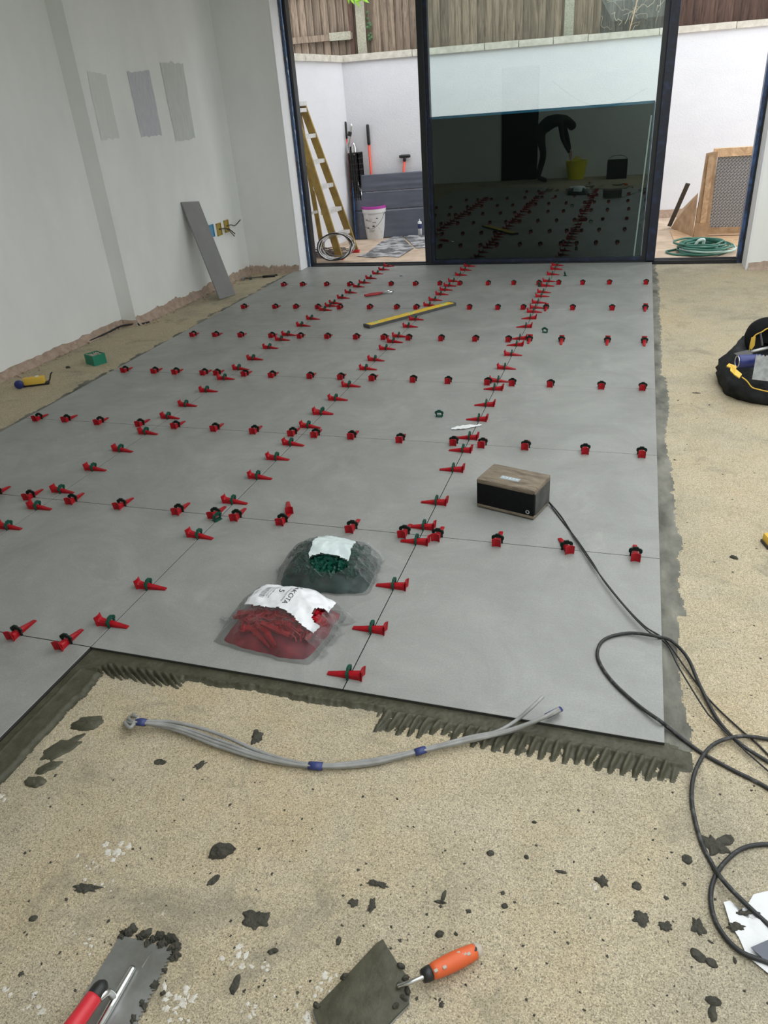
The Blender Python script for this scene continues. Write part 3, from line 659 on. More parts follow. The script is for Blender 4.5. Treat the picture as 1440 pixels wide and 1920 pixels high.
# ---------------------------------------------------------------- cables
def fpath(pts, z=.0, r=.004, lift=None, n=9):
    out = []
    for i, q in enumerate(pts):
        px, py = q[:2]; g = at(px, py, 0); base = 0.0 if (g.x < .0 and g.y > -.004) else ZS
        hh = base+r+(q[2] if len(q) > 2 else 0); out.append(at(px, py, hh))
    return spline(out, n)
def cable(name, pts, r, m, label, cat='cable', par=None, n=9, grp=None):
    mb = MB().tube(fpath(pts, r=r, n=n), r, 8); return mb.build(name, m, par, smooth=True, label=label, cat=cat, group=grp)
sc = [(1026, 937, .012), (1052, 968), (1075, 1004, .006), (1105, 1050, .010), (1138, 1095, .012), (1175, 1140, .014), (1210, 1175, .012), (1247, 1200, .012), (1285, 1252, .006), (1330, 1312, .004), (1385, 1365, .002), (1420, 1395, .002), (1475, 1450)]
cable('speaker_lead', sc, .0026, M['blackp'], 'thin black twin lead running from the speaker to the right')
sc2 = [(1026, 938, .008), (1050, 972), (1079, 1008, .004), (1112, 1056, .010), (1134, 1092, .012), (1182, 1150, .016), (1216, 1184, .014), (1250, 1208, .012), (1272, 1250, .02), (1318, 1325, .03), (1340, 1352, .012), (1400, 1410, .01), (1480, 1480)]
cable('speaker_lead', sc2, .0024, M['blackp'], 'second thin black lead twisted along the first from the speaker')
cable('power_cable', [(1500, 1525), (1440, 1478), (1370, 1442), (1310, 1408), (1255, 1366, .008), (1238, 1352, .006), (1200, 1325, .002), (1155, 1285), (1128, 1250), (1120, 1222), (1135, 1198), (1180, 1187, .002), (1235, 1194, .012), (1262, 1204, .008), (1290, 1235, .012), (1312, 1285, .01), (1345, 1348), (1385, 1392, .01), (1440, 1428), (1500, 1462)], .0052, M['cable'], 'thick black power cable looping over the front right tile corner')
cable('power_cable', [(1500, 1400), (1440, 1386), (1385, 1381, .012), (1335, 1398, .006), (1304, 1445, .012), (1297, 1500), (1312, 1570), (1335, 1620), (1362, 1658, .012), (1410, 1706, .004), (1470, 1760)], .0052, M['cable'], 'thick black power cable curving down the bare concrete at right edge')
cable('power_cable', [(1500, 1590), (1440, 1583), (1390, 1592), (1352, 1625), (1334, 1665), (1336, 1710), (1356, 1752), (1390, 1785, .003), (1440, 1805, .003), (1500, 1830)], .0052, M['cable'], 'nearest black power cable loop, lying over the white paper')

# grey cable bundle rising from the slab
gb = thing('cable_bundle', fl(262, 1354), label='bundle of grey electric cables tied with blue tape on bare concrete', cat='cables')
base = [(262, 1354, .02), (330, 1362, .012), (410, 1388, .008), (500, 1420, .006), (592, 1436, .004), (690, 1430, .004), (788, 1408, .008), (880, 1386, .014)]
def gpart(mb, name, m, label=None, auto=None, smooth=True): return ppart(gb, mb, name, m, label, smooth)
G5 = []
offs = [(-2, 6, (-12, 4), (0, 0)), (0, 0, (8, -14), (1, -2)), (2, -6, (25, -30), (2, -4)), (6, 3, (5, 10), (0, 3))]
hole = [(236, 1352), (243, 1344), (251, 1338), (240, 1350)]
for k, (dx, dy, (sx, sy), (ex_, ey_)) in enumerate(offs):
    hx, hy = hole[k]; P = [(hx, hy, -.012), (hx-1, hy+4, .010), (hx+8, hy+12-k*2, .026)]
    for j, (px, py, zz) in enumerate(base):
        spread = [0, 1.6, 2.6, 1.3, .35, .9, .4, .8][j]*(1 if j not in (0, 4, 6) else .8)
        P.append((px, py+dy*.75*max(spread, .4), zz+.002*k))
    if k == 0: P += [(960, 1366, .020), (1000, 1335, .026), (1018, 1307, .034)] if False else [(950, 1372, .022), (1010, 1350, .028), (1050, 1332, .034)]
    elif k == 2: P += [(930, 1372, .020), (965, 1353, .026), (995, 1328, .03), (1018, 1306, .036)]
    elif k == 1: P += [(950, 1370, .024), (1010, 1349, .031), (1048, 1329, .037)]
    else: P += [(950, 1374, .016)] + [(1005, 1353, .022)]
    r_ = .0052 if k != 3 else .0045
    gpart(MB().tube(fpath(P, r=r_), r_, 8), 'cable', M['gcable'])
for (px, py, zz, dx, dy, rr) in ((265, 1354, .022, 9, 1, .013), (592, 1436, .006, 13, 1, .0125), (788, 1408, .011, 10, -3, .0115), (1038, 1336, .033, 14, -7, .009)):
    gpart(MB().tube([at(px-dx, py-dy, ZS+zz+.005), at(px, py, ZS+zz+.006), at(px+dx, py+dy, ZS+zz+.005)], [rr*.95, rr, rr*.95], 10, flat=.75), 'tape', M['btape'])

# ---------------------------------------------------------------- mortar lumps, splats
def splat(px, py, rx, ry, rot, h, seed, mb=None, irr=.25, z=None):
    c = fl(px, py) if z is None else at(px, py, z); mb = mb or MB(); n, K = 34, 6; v = [(c.x, c.y, c.z+h)]; f = []
    for k in range(1, K+1):
        q = k/K
        for i in range(n):
            a = 2*PI*i/n; w = 1+irr*nz(math.cos(a)*1.6, math.sin(a)*1.6, seed)+irr*.5*nz(math.cos(a)*4, math.sin(a)*4, seed+5)
            x, y = rx*q*w*math.cos(a), ry*q*w*math.sin(a); X = c.x+x*math.cos(rot)-y*math.sin(rot); Y = c.y+x*math.sin(rot)+y*math.cos(rot)
            zz = c.z+h*(1-q**4)*(1+.40*nz(X*70, Y*70, seed)+.25*nz(X*190, Y*190, seed))-(0.001 if k == K else 0); v.append((X, Y, zz))
    for i in range(n):
        j = (i+1) % n; f.append((0, 1+i, 1+j))
        for k in range(K-1): a = 1+k*n; f.append((a+i, a+n+i, a+n+j, a+j))
    return mb.add(v, f)
def lump(*a, label=None, grp=None, m='blob', name='mortar_lump', **k):
    return splat(*a, **k).build(name, M[m], None, smooth=True, label=label, cat='mortar', group=grp)
lump(165, 1357, .050, .030, .35, .012, 1, label='oval trowelled mortar pat near the left adhesive strip', m='adhesive')
mb = splat(118, 1402, .062, .030, 1.0, .006, 2, irr=.5); splat(66, 1466, .034, .018, .1, .010, 3, mb=mb); splat(88, 1440, .035, .020, .8, .006, 4, mb=mb, irr=.4)
mb.build('mortar_smear', M['adhesive'], smooth=True, label='long flattened mortar smear trailing below the oval pat', cat='mortar')
lump(415, 1597, .034, .020, .5, .016, 5, label='thick dark oval mortar lump on concrete, left of centre', irr=.35)
lump(401, 1650, .020, .009, 1.1, .003, 6, label='thin mortar flake just below the thick dark oval lump')
lump(480, 1722, .031, .024, .1, .004, 7, label='rough flat mortar splat above the pointed trowel, left', irr=.5)
lump(481, 1382, .020, .026, .2, .004, 8, label='mortar dab partly under the grey cable bundle', irr=.6)
lump(299, 1429, .019, .012, .1, .002, 9, label='small flat brown splat below the left end of the bundle')
lump(375, 1434, .022, .010, .9, .002, 10, label='diagonal mortar splash below the cable bundle, left of tape', irr=.8)
lump(1342, 1583, .035, .030, .3, .006, 11, label='ragged mortar patch beside the crossing black cables', irr=.8)
lump(1288, 1611, .012, .013, .2, .004, 12, label='small mortar blob left of the crossing black cables')
lump(1128, 1652, .015, .013, 2.2, .006, 13, label='mortar chip beside a white speck, right of centre', irr=.8)
lump(1194, 1661, .011, .011, .2, .005, 14, label='round mortar blob right of the chip with white speck')
lump(1201, 1722, .017, .015, .3, .005, 15, label='square-shaped mortar blob, leftmost of three in a row', irr=.6)
lump(1248, 1736, .013, .013, .7, .005, 16, label='star-shaped mortar blob, middle of three in a row', irr=.9)
lump(1310, 1738, .014, .018, .2, .004, 17, label='ragged mortar blob, rightmost of three in a row', irr=.6)
mb = splat(1309, 1792, .018, .012, -.5, .005, 18); splat(1333, 1805, .014, .009, -.3, .005, 19, mb=mb); mb.build('mortar_lump', M['blob'], smooth=True, label='double mortar blob at lower right, left of white paper', cat='mortar')
mb = splat(1338, 1877, .016, .010, .0, .005, 28); splat(1336, 1900, .008, .018, -.1, .005, 29, mb=mb); mb.build('mortar_lump', M['blob'], smooth=True, label='T-shaped mortar blob at the bottom right of the floor', cat='mortar')
lump(709, 1658, .026, .009, .1, .005, 20, label='ring-shaped crumbly mortar mark right of floor centre', irr=.8)
lump(662, 1692, .013, .009, .1, .004, 21, label='crumbly mortar mark below and left of the ring-shaped one', irr=.8)
lump(696, 1698, .009, .015, .1, .004, 22, label='upright crumbly mortar mark just below the ring-shaped one', irr=.8)
mb = splat(832, 1680, .005, .014, .0, .006, 23); splat(825, 1692, .013, .004, .1, .006, 24, mb=mb); mb.build('mortar_lump', M['blob'], smooth=True, label='L-shaped mortar crumb above the orange trowel handle', cat='mortar')
lump(824, 1752, .010, .008, .7, .006, 25, label='small mortar crumb right above the orange handle')
lump(635, 1765, .006, .010, .1, .005, 26, label='teardrop mortar crumb left of the pointed trowel tip')
lump(512, 1784, .013, .006, .5, .005, 27, label='elongated mortar crumb between the two trowels')
lump(441, 1846, .009, .022, .1, .004, 31, label='spindle-shaped mortar smear right of the notched trowel')
lump(160, 1665, .028, .012, .2, .004, 32, label='mortar smudge above the notched trowel, left side', irr=.8)
lump(62, 1722, .010, .008, .5, .004, 33, label='small mortar dot at far left of the concrete')
lump(920, 1600, .009, .008, .5, .005, 34, label='mortar dot with a tail right of centre')
lump(987, 1607, .006, .006, .5, .004, 35, label='tiny round mortar dot beside the dot with a tail')
lump(1052, 1635, .016, .004, .0, .004, 36, label='thin leaf-shaped mortar sliver right of centre')
lump(946, 1699, .008, .007, .2, .004, 37, label='small mortar dot above and right of orange handle end')
lump(1376, 1046, .016, .010, -.4, .008, 38, label='grey mortar chip lying alone on concrete right of tiles')
lump(1305, 737, .025, .008, .0, .003, 39, label='flat mortar smudge left of the tool bag')
lump(128, 690, .020, .010, .3, .014, 40, label='dark mortar crumb between yellow tape measure and green box')
lump(1002, 842+700, .006, .004, .0, .004, 41, label='tiny mortar speck in the middle of the right concrete')
# spatter nobody could count
mb = MB()
for k in range(330):
    px, py = random.uniform(0, 1440), random.uniform(1440, 1915)
    if k < 70: px, py = random.uniform(1260, 1440), random.uniform(560, 1500)
    r_ = random.uniform(.0012, .0042)*(1.7 if random.random() < .1 else 1); splat(px, py, r_, r_*random.uniform(.5, 1), random.uniform(0, 3), r_*.4, k, mb=mb, irr=.6)
mb.build('mortar_spatter', M['blob'], floor, smooth=True, kind='stuff')
mb = MB()
for (px, py, n_, sp_, rr) in ((215, 1597, 9, 22, .012), (170, 1625, 8, 25, .006), (200, 1655, 6, 20, .005), (170, 1770, 5, 14, .007), (70, 1880, 7, 30, .008), (10, 1855, 3, 12, .009), (450, 1800, 9, 30, .010), (500, 1810, 5, 16, .006), (330, 1880, 26, 40, .010), (610, 1830, 8, 14, .009), (600, 1860, 6, 16, .008), (540, 1860, 6, 24, .005), (575, 1905, 8, 25, .008), (470, 1900, 7, 22, .006), (740, 1912, 8, 30, .006), (1113, 1664, 4, 7, .006), (5, 1492, 4, 8, .009), (235, 1590, 5, 12, .010)):
    for k in range(n_):
        x, y = px+random.gauss(0, sp_*.5), py+random.gauss(0, sp_*.5); splat(x, y, rr*random.uniform(.3, 1), rr*random.uniform(.25, .8), random.uniform(0, 3), .0009, k+px, mb=mb, irr=.55)
mb.build('paint_spatter', M['paint'], floor, smooth=True, kind='stuff')

# ---------------------------------------------------------------- pointed trowel with orange handle
def quadz(p, z): return at(p[0], p[1], z)
tz = ZS
tr = thing('gauging_trowel', at(760, 1845, tz), label='broad mortar-covered trowel with orange rubber handle, front centre', cat='trowel')
out = [(587, 1893), (650, 1828), (706, 1768), (718, 1761), (726, 1775), (745, 1806), (765, 1832), (767, 1880), (742, 1905), (690, 1960), (620, 1985), (598, 1925)]
P = [at(x, y, tz+.012) for x, y in out]; cx = sum((p for p in P), Vector())/len(P)
m = MB(); n = len(P); RG = 5; v = []; f = []
for k in range(RG):
    q = k/(RG-1)
    for i, p in enumerate(P):
        w = cx.lerp(p, 1-q*.9) ; zz = tz+.012+.007*min(1, q*2.2)+.0016*nz(w.x*45, w.y*45); v.append((w.x+.001*nz(i*2.3, k), w.y, zz))
for k in range(RG-1):
    for i in range(n): j = (i+1) % n; f.append((k*n+i, k*n+j, (k+1)*n+j, (k+1)*n+i))
f.append(tuple((RG-1)*n+i for i in range(n))); v += [(p.x, p.y, tz+.004) for p in P]; b0 = RG*n
for i in range(n): j = (i+1) % n; f.append((i, b0+i, b0+j, j))
f.append(tuple(b0+i for i in range(n-1, -1, -1)))
ppart(tr, m.add(v, f), 'mortar_coat', M['adhesive'], smooth=True, auto=35)
m = MB(); m.add([(p.x, p.y, tz+.0055) for p in [cx.lerp(q, 1.02) for q in P]]+[(p.x, p.y, tz+.0035) for p in [cx.lerp(q, 1.02) for q in P]], [tuple(range(n)), tuple(range(2*n-1, n-1, -1))]+[(i, n+i, n+(i+1) % n, (i+1) % n) for i in range(n)])
ppart(tr, m, 'blade', M['steel'])
lm_ = MB()
for k, (x, y) in enumerate(((752, 1812), (760, 1835), (764, 1858), (756, 1872), (742, 1888), (748, 1850), (594, 1886), (646, 1832))): splat(x, y, .009, .006, k, .008, k+50, mb=lm_, z=tz+.012)
ppart(tr, lm_, 'mortar_crumbs', M['blob'], smooth=True, kind='stuff')
ppart(tr, MB().tube(spline([at(745, 1850, tz+.02), at(763, 1844, tz+.030), at(778, 1838, tz+.034), at(800, 1829, tz+.034)], 5), .0048, 8), 'shank', M['chrome'], smooth=True)
A_, B_ = at(792, 1831, tz+.032), at(902, 1778, tz+.018); ax = (B_-A_); hl = ax.length
def along(t): return A_.lerp(B_, t)
rad = [.0125, .0135, .0140, .0158, .0172, .0178, .0172, .016, .0145, .0125, .008]; ts = [0, .07, .14, .22, .36, .5, .65, .8, .9, .96, 1]
ppart(tr, MB().tube([along(t) for t in ts[:3]], [.0120, .0142, .0148], 14), 'collar', M['blackp'], smooth=True)
hd = ppart(tr, MB().tube([along(t) for t in ts[2:9]], rad[2:9], 16), 'handle', M['orange'], smooth=True)
ppart(tr, MB().tube([along(t) for t in (.89, .93, .97, 1)], [.0150, .0142, .0115, .006], 14), 'end_cap', M['stone'], smooth=True)
up = Vector((0, -.35, 1)).normalized()
for t, s_ in ((.25, -.006), (.47, .003), (.52, -.001), (.66, .004), (.72, .0), (.80, -.004), (.40, -.008), (.60, .009)):
    c = along(t)+up*.0155+Vector((0, s_, 0)); mm = MB().box((0, 0, 0), (.008, .006, .004), Matrix.Translation(c)@Matrix.Rotation(math.atan2(ax.y, ax.x), 4, 'Z'), bev=.001)
    o = mm.build('mortar_fleck', M['stone'], hd); o.matrix_parent_inverse = Matrix.LocRotScale(tr.location, tr.rotation_euler, None).inverted(); o.matrix_parent_inverse = (hd.matrix_parent_inverse).inverted() @ o.matrix_parent_inverse if False else Matrix.Identity(4)
ppart(tr, MB().lathe([(.0045, 0), (.0045, .003), (0, .003)], 12, Matrix.Translation(along(.9)+up*.0125)), 'hanging_hole', M['blackp'])

# ---------------------------------------------------------------- notched trowel, lower left
nt_ = thing('notched_trowel', at(215, 1850, tz), label='rectangular steel notched trowel with red and black handle, bottom left', cat='trowel')
TL, TR_, BR, BL = at(226, 1754, tz+.004), at(330, 1781, tz+.004), at(225, 1990, tz+.004), at(92, 1975, tz+.004)
v = []; f = []; nn = 26
top = [TL.lerp(TR_, k/8) for k in range(9)]
right = []
for k in range(nn*2):
    q = k/(nn*2); p = TR_.lerp(BR, q); inn = (TL-TR_).normalized()*.008
    right.append(p+(inn if (k//1) % 2 else Vector()))
left = [BL.lerp(TL, k/10) for k in range(10)]
poly = top[:-1]+right+[BR]+left
m = MB(); n = len(poly); m.add([(p.x, p.y, tz+.0035) for p in poly]+[(p.x, p.y, tz+.0055) for p in poly], [tuple(range(n)), tuple(range(2*n-1, n-1, -1))]+[(i, (i+1) % n, n+(i+1) % n, n+i) for i in range(n)])
ppart(nt_, m, 'blade', M['steel'])
b0, b1 = at(250, 1812, tz+.012), at(180, 1935, tz+.012)
ppart(nt_, MB().tube([b0, b0.lerp(b1, .04), b1], [.006, .0085, .0085], 8, flat=.8), 'spine', M['chrome'], smooth=True)
e0, e1 = at(284, 1785, tz+.006), at(265, 1815, tz+.006); ppart(nt_, MB().tube([e0, e1], .0015, 6), 'rib', M['chrome'])
ppart(nt_, MB().tube(spline([at(214, 1872, tz+.012), at(206, 1862, tz+.03), at(198, 1862, tz+.045), at(186, 1872, tz+.048)], 5), .0075, 8), 'bracket', M['chrome'], smooth=True)
H0, H1 = at(196, 1842, tz+.048), at(118, 1952, tz+.055)
ppart(nt_, MB().tube([H0.lerp(H1, t) for t in (-.02, .04, .12, .22, .30)], [.006, .0135, .0165, .0165, .0155], 14), 'handle_cap', M['blackp'], smooth=True)
ppart(nt_, MB().tube([H0.lerp(H1, t) for t in (.26, .32, .45, .7, 1.0)], [.0165, .0170, .0165, .0175, .0185], 14), 'handle', M['redgrip'], smooth=True)
mb = MB()
for k, (x, y, q) in enumerate(((237, 1750, .012), (246, 1744, .014), (262, 1758, .010), (272, 1752, .014), (286, 1762, .010), (300, 1755, .013), (310, 1765, .012), (320, 1760, .015), (328, 1775, .013), (330, 1790, .012), (322, 1798, .008), (276, 1770, .010), (303, 1772, .012), (290, 1847, .010), (268, 1885, .010), (290, 1850, .008), (250, 1912, .010), (308, 1820, .007), (306, 1862, .006), (228, 1757, .009))):
    splat(x, y, q, q*.7, k*1.3, q*.75, k+80, mb=mb, z=tz+.003, irr=.7)
mb.build('mortar_crumbs', M['blob'], smooth=True, label='wet mortar crumbs along the edge of the notched trowel', cat='mortar', kind='stuff')

# ---------------------------------------------------------------- white torn paper at the lower right
pts = [(1356, 1694), (1368, 1690), (1382, 1712), (1400, 1700), (1412, 1680), (1440, 1672), (1500, 1668), (1520, 1760), (1480, 1860), (1432, 1822), (1400, 1795), (1385, 1760), (1368, 1735)]
P = [fl(x, y) for x, y in pts]; cx = sum((p for p in P), Vector())/len(P); v = [cx+Vector((0, 0, .010))]; f = []; n = len(P)
for k in (1, 2, 3, 4):
    for i, p in enumerate(P): w = cx.lerp(p, k/4); v.append((w.x, w.y, ZS+.003+.007*abs(nz(w.x*25, w.y*25, 3))))
for i in range(n):
    j = (i+1) % n; f.append((0, 1+i, 1+j))
    for k in range(3): f.append((1+k*n+i, 1+(k+1)*n+i, 1+(k+1)*n+j, 1+k*n+j))
pp = thing('torn_paper', fl(1430, 1740), label='torn white paper sack scrap under black cable, lower right', cat='paper')
ppart(pp, MB().add(v, f), 'sheet', M['paper'], smooth=True)
ppart(pp, splat(1381, 1738, .018, .010, .2, .004, 93, z=ZS+.004, irr=.6), 'mortar_stain', M['blob'], smooth=True)
ppart(pp, splat(1400, 1712, .020, .006, .3, .004, 94, z=ZS+.004, irr=.7), 'mortar_stain', M['blob'], smooth=True)
q = [at(1408, 1776, ZS+.014), at(1440, 1762, ZS+.014), at(1480, 1780, ZS+.014), at(1440, 1806, ZS+.012)]
ppart(pp, MB().add(q+[c+Vector((0, 0, -.002)) for c in q], [(0, 1, 2, 3), (7, 6, 5, 4)]+[(i, (i+1) % 4, 4+(i+1) % 4, 4+i) for i in range(4)]), 'printed_patch', M['clad'])

# ---------------------------------------------------------------- plastic bags of clips and wedges
def bag(name, o, ang, hx, hy, H, seed, label, tail):
    t = thing(name, o, ang, label, 'bag', 'bags of clips and wedges')
    def prof(u, v):
        v = max(-1, min(1, v-.34*(1-v*v))); u = max(-1, min(1, u)); a = max(0, 1-abs(u)**2.6); b = max(0, 1-abs(v)**2.4); h = H*(a**.55)*(b**.55)
        h *= 1+.16*nz(u*1.8, v*1.8, seed)
        return h+.35*min(h, .02)*nz(u*5+seed, v*5, 3)+.12*min(h, .02)*nz(u*16, v*13, seed+2)
    def xy(u, v):
        pin = 1-.10*abs(u)**3; st = 1+.05*nz(v*3, u*2, seed); return (hx*u*st*(1-.06*abs(v)**3), hy*v*pin*(1+.05*nz(u*4, v, seed+9)))
    return t, prof, xy
def shell(t, prof, xy, name, m, u0=-1, u1=1, v0=-1, v1=1, dz=0, N_=46, skip=None, bottom=True, rag=0):
    mb = MB(); idx = {}
    def V(i, j, low=0):
        key = (i, j, low)
        if key not in idx:
            a = i/N_; b = j/N_; u = u0+(u1-u0)*a; v = v0+(v1-v0)*b
            if rag and j in (0, N_): v += rag*nz(i*.35, j)
            if rag and i in (0, N_): u += rag*nz(j*.35, i)
            x, y = xy(u, v); z = prof(u, v)+dz if not low else 0; idx[key] = len(mb.v); mb.v.append((x, y, z+.0015))
        return idx[key]
    for i in range(N_):
        for j in range(N_):
            u = u0+(u1-u0)*(i+.5)/N_; v = v0+(v1-v0)*(j+.5)/N_
            if skip and skip(u, v): continue
            mb.f.append((V(i, j), V(i+1, j), V(i+1, j+1), V(i, j+1)))
    me = bpy.data.meshes.new(name); me.from_pydata(mb.v, [], mb.f); me.materials.append(m); me.polygons.foreach_set('use_smooth', [True]*len(me.polygons))
    return link(bpy.data.objects.new(name, me), t)
def drape_text(t, prof, xy, s_, size, u, v, ang, m, dz=.0022, lab=None):
    c = bpy.data.curves.new('lettering', 'FONT'); c.body = s_; c.size = size; c.align_x = 'CENTER'; c.align_y = 'CENTER'; c.extrude = 0
    o = bpy.data.objects.new('lettering', c); COL.objects.link(o); bpy.context.view_layer.update()
    me = bpy.data.meshes.new_from_object(o.evaluated_get(bpy.context.evaluated_depsgraph_get())); COL.objects.unlink(o); bpy.data.objects.remove(o)
    bm = bmesh.new(); bm.from_mesh(me); bmesh.ops.subdivide_edges(bm, edges=[e for e in bm.edges if e.calc_length() > size*.25], cuts=2)
    hx_, hy_ = xy(1, 0)[0]*.98, xy(0, 1)[1]
    for w in bm.verts:
        x = w.co.x*math.cos(ang)-w.co.y*math.sin(ang); y = w.co.x*math.sin(ang)+w.co.y*math.cos(ang)
        uu, vv = u+x/hx_, v+y/hy_; X, Y = xy(uu, vv); w.co = (X, Y, prof(uu, vv)+.0015+dz)
    bm.to_mesh(me); bm.free(); me.materials.clear(); me.materials.append(m); return link(bpy.data.objects.new('lettering', me), t)
def fill(t, prof, xy, src, n, name, m, seed, u0=-.78, u1=.7, v0=-.8, v1=.8):
    rnd = random.Random(seed); mb = MB(); vs = [v.co.copy() for v in src.vertices]; fs = [tuple(p.vertices) for p in src.polygons]
    for k in range(n):
        u, v = rnd.uniform(u0, u1), rnd.uniform(v0, v1); h = prof(u, v)
        if h < .018: continue
        x, y = xy(u, v); z = h*rnd.uniform(.5, .93); tl = min(1, h/.07)
        z = max(.008, z-.006); Rm = Matrix.Rotation(rnd.uniform(0, 2*PI), 4, 'Z')@Matrix.Rotation(rnd.uniform(-.45, .45)*tl, 4, 'Y')@Matrix.Rotation(rnd.uniform(-1.6, 1.6)*tl, 4, 'X')
        q = [(Rm@w) for w in vs]; lim = [xy(1, v)[0], xy(u, 1)[1]]
        M_ = Matrix.Translation((x, y, z))@Rm; pts = [M_@w for w in vs]
        ok = all(p.z < prof(max(-1, min(1, p.x/hxy[0])), max(-1, min(1, p.y/hxy[1])))-.002 and p.z > .0015 for p in pts)
        if ok or h < .01: mb.add(pts, fs)
    return mb.build(name, m, t, kind='stuff')
# red bag
hxy = (.190, .155)
o_ = Vector((-1.205, .235, .0005)); rb, pr, xy_ = bag('bag_of_wedges', o_, R(-6), .190, .155, .104, 3.3, 'clear plastic bag of red wedges with white printed label, nearer the camera', None)
fill(rb, pr, xy_, WED, 1500, 'wedge_pile', M['red'], 5, -.85, .85, -.9, .7)
M['redin'] = mat('red_wedges_inside', (.30, .02, .035), .5, col2=(.12, .01, .02), vscale=18)
shell(rb, lambda u, v: pr(u, v)*.5-.006, lambda u, v: (xy_(u, v)[0]*.89, xy_(u, v)[1]*.92), 'packed_wedges', M['redin'], N_=26)
shell(rb, pr, xy_, 'film', M['film_clear'], N_=60, skip=lambda u, v: (u-.80)**2/.022+(v-.12)**2/.05 < 1)
M['label'] = mat('white_printed_label', (.74, .75, .78), .35)
shell(rb, pr, xy_, 'label', M['label'], -.66, .84, -.45, .90, .0012, 44, skip=lambda u, v: v < -.13-.28*max(0, u)**1.2+.03*math.sin(u*7) or (u-.80)**2/.022+(v-.12)**2/.05 < 1.1 or (u < -.35 and v > .86+(u+.35)*.9), rag=.03)
ta = R(-96)
drape_text(rb, pr, xy_, 'DAKOTA', .024, .14, .33, ta, M['ink'])
drape_text(rb, pr, xy_, 'TILE LEVELLING WEDGES', .0065, .04, .30, ta, M['ink'])
drape_text(rb, pr, xy_, '5', .030, -.10, .36, ta, M['ink'])
for k in range(15): # bar code strokes draped on the label
    u = -.40; v = .48-.028*k; mb = MB(); w_ = .0012 if k % 3 else .0022
    vv = [(u+du, v+dv) for du, dv in ((-.05, 0), (.05, 0), (.05, w_*5), (-.05, w_*5))]; mb.add([(*xy_(a, b), pr(a, b)+.0038) for a, b in vv], [(0, 1, 2, 3)]); mb.build('bar_code_stroke', M['ink'], rb)
for k, (u, s_) in enumerate(((-.24, 'levelling wedge refill pack'), (-.29, 'pack of one hundred'), (-.54, 'made in the eu'))): drape_text(rb, pr, xy_, s_, .006, u, .30, ta, M['ink'])
# tied corner and crumpled open mouth
def fringe(t, pts, r, name='film_edge'):
    return MB().tube(spline(pts, 6), r, 6, flat=.35).build(name, M['film_clear'], t, smooth=True)
fringe(rb, [(-.185, -.04, .02), (-.205, -.035, .012), (-.222, -.03, .008)], [.012]*6+[.006]*6+[.008])
mb = MB()
def mouth(t, x0, y0, dx, dy, h0, seed, n=26):
    v = []; f = []
    for i in range(n+1):
        q = i/n; a = x0+dx*q; b = y0+dy*q
        for k in range(6):
            s_ = k/5; v.append((a+.06*s_*(1+.5*nz(q*6, seed))+.008*nz(q*9, s_*3, seed), b+.01*nz(q*7, s_*4, seed+2), max(.002, h0*(1-s_*.9)*(1+.4*nz(q*5, seed+5))+.010*nz(q*14, s_*5, seed+3))))
    for i in range(n):
        for k in range(5): a = i*6+k; f.append((a, a+1, a+7, a+6))
    return MB().add(v, f).build('crumpled_mouth', M['film_clear'], t, smooth=True)
mouth(rb, .150, -.10, .0, .22, .07, 4)
# green bag
hxy = (.185, .135)
o_ = Vector((-1.165, .575, .0005)); gb_, pr2, xy2 = bag('bag_of_clips', o_, R(6), .185, .135, .112, 8.1, 'clear plastic bag of dark green clips, behind the bag of wedges', None)
CL2 = clip_mb().mesh('clip', M['dgreen'])
fill(gb_, pr2, xy2, CL2, 1500, 'clip_pile', M['green'], 9, -.9, .85, -.9, .85)
M['greenin'] = mat('green_clips_inside', (.008, .05, .04), .5, col2=(.004, .018, .015), vscale=40)
shell(gb_, lambda u, v: pr2(u, v)*.62-.006, lambda u, v: (xy2(u, v)[0]*.93, xy2(u, v)[1]*.95), 'packed_clips', M['greenin'], N_=26)
hole_ = lambda u, v: (u-.12)**2/.16+(v+.42)**2/.05 < 1
shell(gb_, pr2, xy2, 'film', M['film_clear'], N_=60, skip=hole_)
shell(gb_, pr2, xy2, 'label', mat('pale_translucent_label', (.60, .69, .69), .25), -.30, .50, -.40, .92, .0012, 30, skip=lambda u, v: (u-.12)**2/.18+(v+.42)**2/.06 < 1, rag=.03)
drape_text(gb_, pr2, xy2, 'DAKOTA', .02, -.02, .80, R(0), M['ink'])
mouth(gb_, .120, -.08, .01, .19, .085, 14)
fringe(gb_, [(-.178, .0, .02), (-.195, -.005, .012), (-.205, -.01, .006)], [.012]*6+[.007]*7)

# scrap of clear film on the tiles
p = at(875, 800, .005); v = []; f = []
for i in range(13):
    for k in range(5):
        q = i/12; s_ = k/4-.5; w_ = .045*math.sin(PI*min(1, q*1.05+.05))+.008; v.append((p.x-.075+.15*q, p.y-.035+.07*q+w_*s_+.004*nz(q*7, s_*4), .003+.012*abs(nz(q*6, s_*5, 2))))
for i in range(12):
    for k in range(4): a = i*5+k; f.append((a, a+1, a+6, a+5))
MB().add(v, f).build('film_scrap', mat('whitish_film', (.74, .77, .77), .3), smooth=True, label='crumpled scrap of whitish plastic film lying across a long joint', cat='film')
for i, (x, y, s_) in enumerate(((752, 518, 'small dark grey chip lying on the tiles near the door'), (685, 1290-0, 'x'))):
    if i == 0: q = at(x, y, 0); MB().box((q.x, q.y, .003), (.03, .012, .005), bev=.001).build('chip', M['btape'], label=s_, cat='chip')

